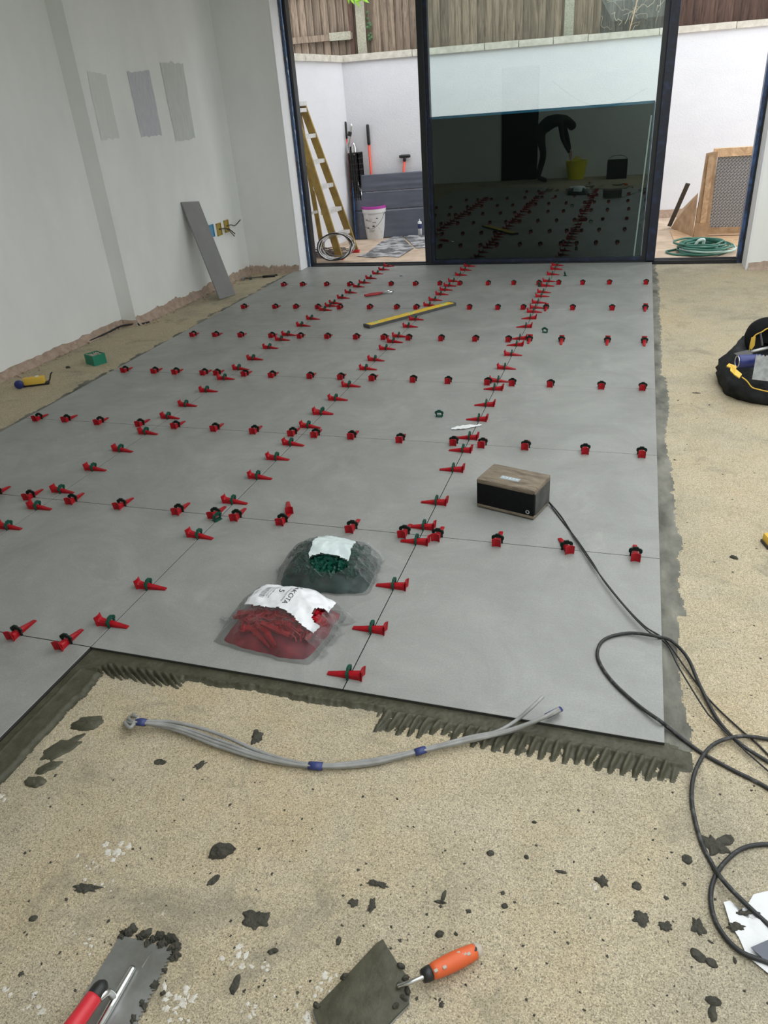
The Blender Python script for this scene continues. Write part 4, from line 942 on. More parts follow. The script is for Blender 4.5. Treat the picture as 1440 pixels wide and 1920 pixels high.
# ---------------------------------------------------------------- beside the left wall
# offcut plank of tile leaning on the wall
b0, b1 = fl(411, 563), fl(440, 553); t0, t1 = Vector((WX1+.004, 4.99, .84)), Vector((WX1+.004, 5.22, .84))
wv = (b1-b0); mid = (b0+b1)/2; topm = Vector((WX1+.022, mid.y+.13, .85)); Lp = (topm-mid).normalized(); wd_ = Vector((.12, 1, 0)); wd_ = (wd_-Lp*wd_.dot(Lp)).normalized(); nn_ = Lp.cross(wd_).normalized()
if nn_.x < 0: nn_ = -nn_
hw_ = .128; ln = (topm-mid).length
v = [mid+wd_*a*hw_+Lp*b*ln+nn_*c for c in (.0, .012) for b in (0.0, 1) for a in (-1, 1)]
v = [Vector((w.x, w.y, max(w.z, ZS+.0005))) for w in v]
MB().add(v, [(0,2,3,1),(4,5,7,6),(0,1,5,4),(2,6,7,3),(0,4,6,2),(1,3,7,5)]).build('tile_offcut', mat('grey_offcut', (.235, .235, .235), .5, var=.12, vscale=5), label='narrow grey tile offcut leaning upright against the left wall', cat='tile')
# socket boxes and cable tails
def sbox(px, py, m, label, wires):
    c = onX(px, py, WX1); t = thing('back_box', c, 0, label, 'socket box', 'socket boxes in the left wall')
    mb = MB(); w, h, d = .045, .06, .012
    for a in (((-w, -h), (w, -h+.006)), ((-w, h-.006), (w, h)), ((-w, -h), (-w+.006, h)), ((w-.006, -h), (w, h))): mb.span((0, a[0][0], a[0][1]), (d, a[1][0], a[1][1]))
    mb.build('rim', m, t); MB().span((.0005, -w+.006, -h+.006), (.003, w-.006, h-.006)).build('back_plate', m, t)
    for k, (p1, p2, mm) in enumerate(wires): MB().tube(spline([(.003, 0, .005*k), (.03+.01*k, p1[0]*.5, p1[1]*.5+.01), (.05, p1[0], p1[1]), (.06, p2[0], p2[1])], 5), .0055, 6).build('wire', mm, t, smooth=True)
sbox(396, 433, mat('pale_blue_box', (.10, .32, .52), .6), 'blue socket box partly hidden by the leaning tile offcut', [])
sbox(410, 430, M['copper'], 'brass coloured socket box with dark wires drooping right, middle of three', [((.13, -.02), (.22, -.08), M['blackp']), ((.12, -.03), (.20, -.10), M['bank'])])
sbox(424, 424, M['copper'], 'brass coloured socket box farthest right with one straight cable tail', [((.10, -.01), (.22, .03), M['dgrey'])])
# hammer-like puller on the concrete
a, b = fl(458, 524), fl(516, 519); a.z = b.z = ZS+.014
hm = thing('bar_clamp', (a.x, a.y, ZS), math.atan2(b.y-a.y, b.x-a.x), 'small dark metal clamp lying in the far left corner of concrete', 'clamp')
L_ = (b-a).length; MB().tube([(0, 0, .012), (L_*.6, 0, .012)], .006, 6).build('bar', M['dgrey'], hm); MB().tube([(L_*.6, 0, .013), (L_, 0, .013)], .012, 8).build('grip', M['blackp'], hm, smooth=True)
MB().span((-.02, -.07, 0), (.01, .05, .024), bev=.003).build('head', M['steel'], hm); MB().span((.06, -.05, 0), (.085, .01, .022), bev=.003).build('jaw', M['dgrey'], hm)
lump(518, 517, .02, .012, 0, .016, 60, label='dark mortar crumb in the far left corner by the door')
# green box of spacers
a, b, c = fl(164, 684), fl(178, 687), fl(201, 680)
ang = math.atan2(c.y-b.y, c.x-b.x); w = (c-b).length; d_ = .125; h = .075
gx = thing('green_box', (b.x, b.y, ZS), ang, 'small open green box full of pale spacers beside the left wall', 'box')
t_ = .004; mb = MB().span((0, 0, 0), (w, d_, t_)).span((0, 0, t_), (w, t_, h)).span((0, d_-t_, t_), (w, d_, h)).span((0, t_, t_), (t_, d_-t_, h)).span((w-t_, t_, t_), (w, d_-t_, h))
mb.build('tray', M['gbox'], gx)
mb = MB(); rd = random.Random(4)
for k in range(90):
    x, y = rd.uniform(.012, w-.012), rd.uniform(.012, d_-.012); mb.box((0, 0, 0), (.016, .005, .005), Matrix.Translation((x, y, h-.016+rd.uniform(0, .010)))@Matrix.Rotation(rd.uniform(0, 6), 4, 'Z')@Matrix.Rotation(rd.uniform(-.5, .5), 4, 'Y'))
mb.span((t_, t_, t_), (w-t_, d_-t_, h-.02)); mb.build('spacers', M['stone'], gx, kind='stuff')
# yellow tool lying near the wall
a, b = fl(33, 727), fl(90, 720); ang = math.atan2(b.y-a.y, b.x-a.x); L_ = (b-a).length
ym = thing('chalk_line', (a.x, a.y, ZS), ang, 'yellow and black hand tool with blue end knob by left wall', 'tool')
MB().span((.05, -.024, .012), (L_-.01, .024, .062), bev=.008).build('case', M['yellow'], ym, auto=40)
MB().span((.03, -.020, 0), (L_+.012, .020, .02), bev=.005).build('base', M['blackp'], ym, auto=40)
MB().lathe([(.0, -.002), (.026, 0), (.030, .01), (.030, .024), (.024, .03), (0, .03)], 18, Matrix.Translation((.025, -.015, .03))@Matrix.Rotation(R(90), 4, 'X')).build('knob', M['blue'], ym, smooth=True)
MB().tube(spline([(L_, 0, .012), (L_+.02, .0, .03), (L_+.035, 0, .065), (L_+.05, 0, .08)], 5), .005, 6).build('lever', M['blackp'], ym, smooth=True)
MB().box((L_*.72, 0, .064), (.02, .02, .006), bev=.002).build('switch', M['white'], ym)
# plaster rubble along the wall foot
mb = MB(); rd = random.Random(8)
for k in range(150):
    y = rd.uniform(2.2, 6.1); x = (WX0 if y < 3.97 else WX1)+.03+abs(rd.gauss(0, .05)); q = rd.uniform(.004, .014)
    mb.box((0, 0, 0), (q, q*1.7, q*.8), Matrix.Translation((x, y, ZS+q*.35))@Matrix.Rotation(rd.uniform(0, 6), 4, 'Z')@Matrix.Rotation(rd.uniform(-.6, .6), 4, 'X'))
mb.build('rubble', M['pink'], floor, kind='stuff')
mb = MB(); mb.tube(spline([(WX0+.02, 3.45, ZS+.006), (WX0+.03, 3.7, ZS+.01), (WX0+.05, 3.9, ZS+.02), (WX1+.02, 4.0, ZS+.01), (WX1+.05, 4.08, ZS+.006)], 6), .008, 6); mb.build('cable_stub', M['blackp'], smooth=True, label='short black cable along the foot of the wall corner', cat='cable')

# ---------------------------------------------------------------- tool bag at the right
tb = thing('tool_bag', (.66, 2.88, ZS), 0, 'open black fabric tool bag with yellow lining, right edge', 'bag')
def tp(mb, name, m, **k): return mb.build(name, m, tb, **k)
BX, BY = .315, .30
def body_pt(a, q):                            # a around, q 0 base .. 1 rim
    sx = abs(math.cos(a))**.75*math.copysign(1, math.cos(a)); sy = abs(math.sin(a))**.75*math.copysign(1, math.sin(a))
    w = .97+.07*math.sin(PI*min(1, q*1.3))-.20*q**2.5; w *= 1+.06*nz(math.cos(a)*2.2, math.sin(a)*2.2, q*3)
    w *= 1+.045*nz(math.cos(a)*6, math.sin(a)*6, q*9)
    z = q*(.205+.045*math.sin(a)-.01*math.cos(a)+.025*nz(a*1.3, 5))
    return Vector((BX*sx*w, BY*sy*w, max(z, .0)))
n, K = 56, 12; v = []; f = []
for k in range(K+1):
    for i in range(n): v.append(body_pt(2*PI*i/n, k/K))
for k in range(K):
    for i in range(n): j = (i+1) % n; f.append((k*n+i, k*n+j, (k+1)*n+j, (k+1)*n+i))
f.append(tuple(range(n-1, -1, -1)))
for k in range(4):
    for i in range(n): p = body_pt(2*PI*i/n, 1); q = 1-.12*(k+1); v.append((p.x*q, p.y*q, p.z-.013*(k+1)))
for k in range(K, K+4):
    for i in range(n): j = (i+1) % n; f.append((k*n+i, k*n+j, (k+1)*n+j, (k+1)*n+i))
f.append(tuple((K+4)*n+i for i in range(n)))
tp(MB().add(v, f), 'body', M['fabric'], smooth=True)
TO = Vector((.66, 2.88, ZS))
def arch(pts, Y): return [onY(x, y, Y)-TO for x, y in pts]
outer = spline(arch([(1390, 676), (1394, 650), (1400, 628), (1410, 610), (1424, 600), (1440, 595), (1465, 594), (1490, 602), (1508, 622), (1516, 660)], 3.0), 4)
inner = spline(arch([(1402, 672), (1405, 655), (1408, 640), (1416, 628), (1428, 622), (1440, 615), (1462, 612), (1480, 618), (1492, 636), (1498, 660)], 2.90), 4)
rows_ = [[p+Vector((0, .16, -.10)) for p in outer], [p+Vector((0, .08, -.02)) for p in outer], outer, [a_.lerp(b_, .35)+Vector((0, -.015, .008)) for a_, b_ in zip(outer, inner)], [a_.lerp(b_, .7)+Vector((0, -.01, .004)) for a_, b_ in zip(outer, inner)], inner]
nn2 = len(outer); v = [p for r_ in rows_ for p in r_]; f = [(k*nn2+i, k*nn2+i+1, (k+1)*nn2+i+1, (k+1)*nn2+i) for k in range(len(rows_)-1) for i in range(nn2-1)]
o = tp(MB().add(v, f), 'lid', M['fabric2'], smooth=True); md = o.modifiers.new('thickness', 'SOLIDIFY'); md.thickness = .008
tp(MB().tube([p+Vector((0, -.006, 0)) for p in inner], .0035, 6), 'piping', M['yellow'], smooth=True)
ip = [p+Vector((0, .03, -.005)) for p in inner]; c0_ = sum((Vector(p) for p in ip), Vector())/len(ip)
tp(MB().add([p for p in ip]+[c0_+Vector((0, .06, -.05))], [(i, i+1, len(ip)) for i in range(len(ip)-1)]), 'inner_pocket', M['fabric'], smooth=True)
def flat(pts, name, m, th=.004):
    P_ = [p-TO for p in pts]; nrm = (P_[1]-P_[0]).cross(P_[2]-P_[0]).normalized()*th; k_ = len(P_)
    return tp(MB().add(P_+[p+nrm for p in P_], [tuple(range(k_)), tuple(range(2*k_-1, k_-1, -1))]+[(i, (i+1) % k_, k_+(i+1) % k_, k_+i) for i in range(k_)]), name, m)
flat([onY(1405, 652, 2.885), onY(1409, 633, 2.885), onY(1417, 631, 2.885), onY(1415, 648, 2.885), onY(1409, 656, 2.885)], 'lining', M['yellow'])
flat([at(1362, 686, .205), at(1367, 681, .21), at(1381, 686, .21), at(1380, 692, .205), at(1391, 701, .19), at(1386, 708, .18), at(1377, 702, .19), at(1369, 694, .20), at(1370, 689, .205)], 'lining', M['yellow'], .006)
tp(MB().tube([p-TO for p in (onY(1426, 624, 2.885), onY(1429, 648, 2.87))], .006, 6), 'strap', M['dgrey'])
tp(MB().tube(spline([p-TO for p in (at(1391, 707, .185), at(1400, 714, .165), at(1410, 726, .13), at(1422, 730, .12), at(1440, 734, .11), at(1460, 736, .10))], 6), .003, 5), 'piping', M['yellow'], smooth=True)
cA = at(1404, 677, .215); can = thing('drink_can', (cA.x, cA.y, .215), 0, 'open blue metal can lying on top of the tool bag', 'can', rot=(R(90), 0, R(-76)))
MB().lathe([(.030, -.06), (.034, -.055), (.034, .050), (.030, .058), (.027, .058), (.027, -.03), (0, -.03)], 22, cap=False).build('body', M['blue'], can, smooth=True)
MB().lathe([(.0270, .055), (.0315, .057), (.0315, .061), (.027, .061), (.027, .055)], 22, cap=False).build('rim', M['chrome'], can, smooth=True)
cA = at(1434, 690, .215); sc_ = thing('notched_scraper', (cA.x, cA.y, .215), 0, 'grey plastic notched spreader lying in the tool bag', 'spreader', rot=(R(48), R(4), R(-4)))
pl_ = [(-.05, -.07), (.06, -.07), (.06, .07)]+[(.06-.0085*(k+1), .07-(.010 if k % 2 else 0)) for k in range(12)]+[(-.05, .07)]
MB().prism([(x, y) for x, y in pl_], 0, .004).build('plate', mat('mottled_grey', (.27, .28, .27), .6, var=.4, vscale=30), sc_)
MB().box((0, 0, .0), (.02, .13, .01), bev=.003).build('handle', M['dgrey'], sc_).location = (.0, -.0, -.006)
cA = at(1416, 661, .215); kn = thing('putty_knife', (cA.x, cA.y, .225), 0, 'grey handled putty knife lying behind the blue can', 'knife', rot=(R(8), R(-6), R(28)))
MB().tube([(-.03, 0, 0), (.04, 0, 0), (.09, 0, 0)], [.010, .012, .009], 8, flat=.7).build('handle', M['steel'], kn, smooth=True); MB().span((-.11, -.025, -.001), (-.03, .025, .001)).build('blade', M['dgrey'], kn)
# yellow end of something at the right edge
q = fl(1449, 1022); yt = thing('tape_measure', (q.x, q.y, ZS), .3, 'yellow rounded tape measure at the extreme right edge', 'tape measure')
MB().span((-.03, -.035, .0), (.035, .035, .04), bev=.012).build('case', M['yellow'], yt, auto=40); MB().span((-.034, -.03, .0), (-.02, .03, .012), bev=.002).build('hook', M['blackp'], yt)
MB().lathe([(.014, 0), (.014, .0425), (0, .0425)], 16, cap=False).build('boss', M['blackp'], yt)

# ---------------------------------------------------------------- yard things
GZ = -.055
# stepladder
def yard(x, y): return at(x, y, GZ)
ldr = thing('stepladder', (-3.62, 7.45, GZ), 0, 'yellow fibreglass stepladder with pale steps behind left door frame', 'ladder')
nb, fb = yard(637, 487), yard(668, 462)
fb = Vector((nb.x+.04, nb.y+.46, GZ))
nt0, ft0 = onY(574, 284, nb.y+.02), onY(564, 200, fb.y-.05)
zt = 1.62
def ext(b, t): d = t-b; return b+d*((zt-b.z)/d.z)
nt1 = ext(nb, nt0); slope = (nt1-nb); ft1 = ext(fb, ft0); nt1.x = max(nt1.x, -4.04); ft1.x = max(ft1.x, -4.0)
def lpart(mb, name, m, **k): return ppart(ldr, mb, name, m, **k)
for b, t_ in ((nb, nt1), (fb, ft1)):
    o = lpart(MB().bar(b+Vector((0, 0, .03)), t_, .085, .028, up=(0, 1, 0)) if False else MB().bar(b+Vector((0, 0, .03)), t_, .028, .085, up=(1, 0, .3)), 'stile', M['ladder'])
    lpart(MB().box((b.x, b.y, GZ+.018), (.11, .045, .036), bev=.005), 'foot', M['redgrip'])
r0, r1 = nb+Vector((-.44, .04, 0)), fb+Vector((-.42, -.04, 0))
for b, t_ in ((r0, nt1), (r1, ft1)): lpart(MB().bar(b, t_+Vector((-.05, 0, -.06)), .022, .055, up=(1, 0, -.3)), 'rear_leg', M['ladder'])
for k in range(6):
    q = (.27*k+.26)/(zt-GZ); a, b = nb.lerp(nt1, q), fb.lerp(ft1, q); a = a+Vector((-.01, .0, 0)); b = b+Vector((-.01, 0, 0)); st = MB()
    st.bar(a, b, .095, .042); o = lpart(st, 'step', M['alu'])
lpart(MB().bar((r0.lerp(nt1, .3)), (r1.lerp(ft1, .3)), .02, .03), 'brace', M['alu'])
lpart(MB().box(((nt1.x+ft1.x)/2-.02, (nt1.y+ft1.y)/2, zt+.0), (.12, .42, .05), bev=.008), 'top_cap', M['alu'])
am = thing('x', (0, 0, 0)); bpy.data.objects.remove(am)
# coil of pale cable hanging over a heap of twigs
co = thing('cable_coil', yard(628, 488), 0, 'upright loose coil of black and white cable against the ladder', 'cable')
cc_ = onY(630, 460, 6.98); u_ = Vector((1, .15, 0)).normalized(); w_ = Vector((0, .35, 1)).normalized()
for k in range(11):
    rx, rz = .205+random.uniform(-.05, .02), .15+random.uniform(-.05, .012); ph = random.uniform(-.5, .5); pts = []
    if k < 4: rx, rz, ph = .205-.006*k, .155-.004*k, .1*k
    for i in range(37):
        a = 2*PI*i/36; pts.append(cc_+u_*(rx*math.cos(a+ph)+.02*nz(i*.3, k))+w_*(rz*math.sin(a+ph)-.01+.012*nz(i*.2, k+4))+Vector((0, .012*k-.05+.02*nz(i*.2, k+8), 0)))
    zmin = min(p.z for p in pts); pts = [p+Vector((0, 0, max(0, GZ+.006-zmin))) for p in pts]
    ppart(co, MB().tube(pts, .008 if k < 4 else .004, 6, cap=False), 'cable_loop', (M['blackp'] if k in (0, 2) else M['white'] if k % 2 else M['gcable']), smooth=True)
mb = MB(); q = yard(612, 484)
for k in range(120):
    a = random.uniform(-.4, .9); l = random.uniform(.08, .22); c = q+Vector((random.uniform(-.22, .20), random.uniform(-.06, .24), random.uniform(.005, .09)))
    mb.tube([c-Vector((math.cos(a), math.sin(a), random.uniform(-.1, .2)))*l*.5, c+Vector((math.cos(a), math.sin(a), 0))*l*.5], .004, 4)
mb.build('offcut_heap', mat('dark_twigs', (.09, .065, .06), .8, col2=(.25, .23, .22), vscale=20), label='low heap of dark cable offcuts behind the left door frame', cat='cables', kind='stuff')
# white bucket with magenta lid
bc = yard(703, 447); hb = onY(703, 400, bc.y).z-GZ; rb_ = .158
bk = thing('plastic_bucket', (bc.x, bc.y+.05, GZ), 0, 'white plastic bucket with magenta lid standing in the yard', 'bucket')
MB().lathe([(0, 0), (rb_*.86, 0), (rb_*.88, .01), (rb_*.98, .34), (rb_*1.0, .37), (rb_*1.05, .372), (rb_*1.05, .335), (rb_*1.06, .375), (rb_*1.05, .40), (rb_, .40)], 32).build('body', M['bucket'], bk, auto=30)
MB().lathe([(rb_*1.07, .385), (rb_*1.07, .415), (rb_*1.0, .418), (rb_*.97, .405), (0, .403)], 32).build('lid', M['magenta'], bk, auto=30)
MB().tube(spline([(-rb_*1.05, 0, .36), (-.12, -.14, .20), (.0, -rb_-.02, .14), (.12, -.14, .22), (rb_*1.05, 0, .36)], 8), .003, 5).build('bail_handle', M['dgrey'], bk)
for (a, z, w, h) in ((-112, .15, .035, .012), (-60, .27, .025, .010), (-75, .22, .05, .006), (-100, .24, .06, .006), (-90, .12, .07, .004), (-95, .10, .07, .004), (-80, .17, .03, .02), (-118, .25, .03, .01)):
    a = R(a); MB().box((0, 0, 0), (w, .002, h), Matrix.Translation((math.cos(a)*rb_*(.89+.26*z), math.sin(a)*rb_*(.89+.26*z), z))@Matrix.Rotation(a+PI/2, 4, 'Z')).build('print_mark', M['dgrey'], bk)
# big charcoal sheets leaning against the yard wall
cs = thing('cladding_sheets', wp(.55, .3, GZ), WANG, 'charcoal grey cladding sheets leaning low against the white yard wall', 'sheets')
def sheet(s0, s1, z0, z1, d0, d1, th, seed, name, m, dent=.006):
    nu, nv = 26, 16; v = []; f = []
    for k in range(nv+1):
        for i in range(nu+1):
            s_ = s0+(s1-s0)*i/nu; q = k/nv; d = d0+(d1-d0)*q+dent*nz(s_*3, q*5, seed)*1.0+dent*.6*math.exp(-((s_-1.05)/.09)**2-((q-.72)/.05)**2); v.append(wp(s_, d, z0+(z1-z0)*q))
    for k in range(nv):
        for i in range(nu): a = k*(nu+1)+i; f.append((a, a+1, a+nu+2, a+nu+1))
    o = ppart(cs, MB().add(v, f), name, m, smooth=True); md = o.modifiers.new('th', 'SOLIDIFY'); md.thickness = th; md.offset = 1; return o
zt_ = .745
def dz_(z): return .24-.125*(z-GZ)/(zt_-GZ)
for za_, zb_, sd in ((zt_-.208, zt_, 1), (zt_-.438, zt_-.212, 5), (GZ, zt_-.442, 9)): sheet(.03, 2.9, za_, zb_, dz_(za_), dz_(zb_), .004, sd, 'sheet', M['clad'])
ppart(cs, MB().bar(wp(.03, .26, GZ+.02), wp(.03, .125, zt_), .012, .03, up=(0, 1, 0)), 'blue_edge', M['film'])
# long handled tools and crate against the wall
def handle_tool(name, label, base, top, grip, m, r=.016, cat='tool', tee=False):
    b, t_ = base, top; o = thing(name, b, 0, label, cat); d = t_-b; g = 1-grip/d.length
    ppart(o, MB().tube([b, b+d*g], r, 10), 'shaft', m, smooth=True); ppart(o, MB().tube([b+d*g, b+d*(g+.02), t_-d*.01, t_], [r*1.25, r*1.35, r*1.3, r*.8], 10), 'grip', M['blackp'], smooth=True)
    if tee: ppart(o, MB().tube([t_-WU*.075, t_-WU*.05, t_+WU*.05, t_+WU*.075], [.016, .022, .022, .016], 10), 'tee_grip', M['blackp'], smooth=True)
    ppart(o, MB().bar(b+Vector((0, 0, .0)), b+(t_-b)*.16, .22, .006, up=(0, 1, 0)), 'blade', M['dgrey']); return o
def wallY(x, y, d): # point seen at a pixel on the plane in front of the yard wall
    c = Vector(CAM_LOC); dr = Vector(_dir(x, y)); P0 = wp(0, d, 0); t = (P0-c).dot(WN)/dr.dot(WN); return c+dr*t
def gnd(x, y): p = wallY(x, y, .04); p.z = GZ; return p
handle_tool('shovel', 'orange red long handled tool with black grip, leftmost by wall corner', gnd(661, 425), wallY(647, 228, .04), .20, M['toolred'])
handle_tool('rake', 'orange red long handled tool with black grip, standing alone mid wall', gnd(703, 425), wallY(689, 233, .035), .24, M['toolred'])
handle_tool('spade', 'short orange handled spade with black T-shaped grip by grey sheets', gnd(748, 425), wallY(759, 293, .04), .06, M['toolred'], tee=True)
vt = thing('metal_tube', wp(.15, .18, GZ), 0, 'curved silver vacuum tube with black collar beside plastic crate', 'tube')
P = [wallY(659, 232, .10), wallY(655, 262, .10), wallY(652, 275, .10), wallY(655, 290, .11), wp(.13, .14, .5), wp(.12, .16, GZ+.01)]
ppart(vt, MB().tube(spline(P, 6), .018, 10), 'pipe', M['chrome'], smooth=True); ppart(vt, MB().tube([wallY(656.5, 247, .10), wallY(655, 255, .10)], .026, 10), 'collar', M['blackp'])
# folding plastic crates stacked
ct = thing('plastic_crate', wp(.23, .12, GZ), WANG, 'black perforated plastic crate standing upright in the wall corner', 'crate')
TLc = wallY(653, 288, .16); TRc = wallY(670, 288, .16); TR2 = wallY(679, 291, .05); hgt = TLc.z-GZ
def crate_face(A, B, z0, z1, nx, nz_):
    mb = MB(); A = Vector((A.x, A.y, 0)); B = Vector((B.x, B.y, 0)); e = (B-A)
    for i in range(nx+1): p = A+e*i/nx; mb.bar(p+Vector((0, 0, z0)), p+Vector((0, 0, z1)), .012, .012, up=(0, 1, 0))
    for k in range(nz_+1): z = z0+(z1-z0)*k/nz_; mb.bar(A+Vector((0, 0, z)), B+Vector((0, 0, z)), .010, .014)
    return mb
back = MB().add([TLc*1, TRc*1, TR2*1, wp(.06, .05, TLc.z)], [(0, 1, 2, 3)])
ppart(ct, crate_face(TLc, TRc, GZ, hgt+GZ, 4, 16), 'side', M['blackp']); ppart(ct, crate_face(TRc, TR2, GZ, hgt+GZ, 4, 16), 'side', M['blackp'])
iv = WN*-.012; q = [Vector((p.x, p.y, 0))+iv for p in (TLc, TRc, TR2)]
mb = MB(); 
for a, b in ((q[0], q[1]), (q[1], q[2])): mb.add([a+Vector((0, 0, GZ)), b+Vector((0, 0, GZ)), b+Vector((0, 0, GZ+hgt-.01)), a+Vector((0, 0, GZ+hgt-.01))], [(0, 1, 2, 3)])
ppart(ct, mb, 'inner_panel', M['blackp'])
P0 = wallY(644, 276, .06); MB().add([wp(P0.x*0+.02, .04, GZ), wp(.10, .04, GZ), wp(.10, .05, P0.z), wp(.02, .05, P0.z), wp(.02, .06, GZ), wp(.10, .06, GZ), wp(.10, .065, P0.z), wp(.02, .065, P0.z)], [(0,3,2,1),(4,5,6,7),(0,1,5,4),(1,2,6,5),(2,3,7,6),(3,0,4,7)]).build('black_board', M['blacksheet'], label='narrow black board standing in the yard corner behind shovel', cat='board')
jr = wallY(664, 285, .12); mb = MB().lathe([(.03, 0), (.035, .02), (.035, .10), (.02, .13), (.02, .15), (0, .15)], 14, Matrix.Translation((jr.x, jr.y, hgt+GZ-.03))); mb.build('metal_flask', M['chrome'], smooth=True, label='small metal flask on top of the black crate', cat='flask')
# dirty membrane sheets on the ground
def gsheet(pts, label, seed, th=.004):
    P = [yard(x, y) for x, y in pts]; cx = sum((p for p in P), Vector())/len(P); v = [cx+Vector((0, 0, .03))]; f = []; n = len(P)
    for k in (1, 2, 3, 4, 5):
        for i, p in enumerate(P): w = cx.lerp(p, k/5); v.append((w.x, w.y, GZ+.006+.022*abs(nz(w.x*6, w.y*6, seed))*(1 if k < 5 else .8)))
    for i in range(n):
        j = (i+1) % n; f.append((0, 1+i, 1+j))
        for k in range(4): f.append((1+k*n+i, 1+(k+1)*n+i, 1+(k+1)*n+j, 1+k*n+j))
    return MB().add(v, f).build('membrane_sheet', M['membrane'], smooth=True, label=label, cat='sheet', group='dirty membrane sheets on the yard ground')
gsheet([(668, 481), (690, 474), (715, 455), (752, 440), (760, 452), (776, 466), (760, 476), (748, 483), (720, 481), (700, 484)], 'larger crumpled dusty grey membrane sheet in front of bucket', 3)
gsheet([(752, 440), (790, 434), (815, 436), (815, 464), (780, 466), (765, 452)], 'smaller dusty grey membrane sheet by the black door mullion', 9)
q = yard(788, 446); tbx = thing('sealant_tube', (q.x, q.y, GZ+.03), 0, 'white and blue sealant tube standing on the grey membrane', 'tube')
MB().lathe([(.026, 0), (.026, .17), (.020, .18), (0, .18)], 16).build('cartridge', M['white'], tbx, smooth=True); MB().lathe([(.0265, .09), (.0265, .15)], 16, cap=False).build('print_band', M['btape'], tbx)
MB().lathe([(.008, .18), (.004, .21), (0, .21)], 10).build('nozzle', M['white'], tbx)
# crate with lattice fabric, right
pkg = thing('wooden_crate', (.75, 8.2, GZ), 0, 'pine framed crate with grey lattice front standing in the yard, right', 'crate')
CY = 8.12; c0 = onY(1292, 440, CY); c1 = onY(1318, 287, CY); X0, X1 = .47, 1.25; ZT = onY(1330, 285, CY).z
def kp(mb, name, m, **k): return ppart(pkg, mb, name, m, **k)
kp(MB().span((X0+.10, CY, ZT-.055), (X1+.2, CY+.08, ZT+.03)), 'top_rail', M['crate']); kp(MB().span((X0+.10, CY+.005, GZ+.03), (X1+.2, CY+.07, GZ+.10)), 'bottom_rail', M['card'])
kp(MB().add([(X0, CY-.02, GZ), (X0+.155, CY-.03, GZ), (X0+.155, CY+.10, GZ), (X0, CY+.10, GZ), (X0+.02, CY-.02, ZT-.01), (X0+.14, CY-.01, ZT), (X0+.14, CY+.10, ZT), (X0+.04, CY+.10, ZT-.02)], [(0,3,2,1),(4,5,6,7),(0,1,5,4),(1,2,6,5),(2,3,7,6),(3,0,4,7)]), 'cardboard_side', M['card'])
kp(MB().span((X0+.05, CY-.038, GZ+.16), (X0+.11, CY-.028, ZT-.03)), 'cardboard_flap', M['crate']); kp(MB().span((X0-.002, CY-.034, GZ), (X0+.158, CY-.028, GZ+.16)), 'cardboard_flap', M['card'])
kp(MB().span((X0+.15, CY+.03, GZ+.09), (X1+.2, CY+.05, ZT-.04)), 'backing', M['mesh_bg'])
mb = MB(); sp_ = .036; xa, xb, za, zb = X0+.155, X1+.15, GZ+.10, ZT-.05; W_, H_ = xb-xa, zb-za
for sgn in (1, -1):
    k = -int(H_/sp_)-1
    while k*sp_ < W_:
        # clipped diagonal
        t0_, t1_ = max(0, -k*sp_), min(H_, W_-k*sp_)
        if t1_ > t0_:
            a = (xa+k*sp_+t0_, za+t0_ if sgn > 0 else zb-t0_); b = (xa+k*sp_+t1_, za+t1_ if sgn > 0 else zb-t1_)
            mb.bar((a[0], CY+.026, a[1]), (b[0], CY+.026, b[1]), .005, .004, up=(0, 1, 0))
        k += 1
kp(mb, 'lattice', M['mesh_line'], kind='stuff')
mb = MB(); i = 0
z = za+sp_/2
while z < zb:
    x = xa+(sp_/2)
    while x < xb: mb.box((x, CY+.027, z), (.010, .004, .010)); x += sp_
    z += sp_
kp(mb, 'lattice_dots', M['white'], kind='stuff')
cbx = thing('cardboard_sheet', (.3, 8.35, GZ), 0, 'folded brown cardboard propped beside the lattice crate', 'cardboard')
q0, q1, q2 = at(1258, 428, GZ), at(1290, 440, GZ), at(1278, 432, GZ); tpv = onY(1294, 345, 8.2)
ppart(cbx, MB().add([(q0.x, q0.y, GZ), (X0-.01, CY-.02, GZ), (X0-.01, CY-.02, .42), (q0.x+.10, q0.y, .16), (q0.x, q0.y+.02, GZ), (X0-.01, CY+.02, GZ), (X0-.01, CY+.02, .42), (q0.x+.10, q0.y+.03, .16)], [(0,1,2,3),(4,7,6,5),(0,4,5,1),(1,5,6,2),(2,6,7,3),(3,7,4,0)]), 'flap', M['card'])
ppart(cbx, MB().bar((q0.x-.02, q0.y+.05, GZ+.02), (tpv.x-.02, 8.26, tpv.z), .05, .012, up=(0, 1, 0)), 'strap', M['dgrey'])
MB().add([(a.x, a.y, GZ+.004+dz) for dz in (0, .004) for a in (at(1255, 432, GZ), at(1268, 462, GZ), at(1392, 462, GZ), at(1392, 440, GZ))], [(0,1,2,3),(4,7,6,5),(0,4,5,1),(1,5,6,2),(2,6,7,3),(3,7,4,0)]).build('flat_cardboard', M['crate'], label='flat brown cardboard lying under the lattice crate', cat='cardboard')
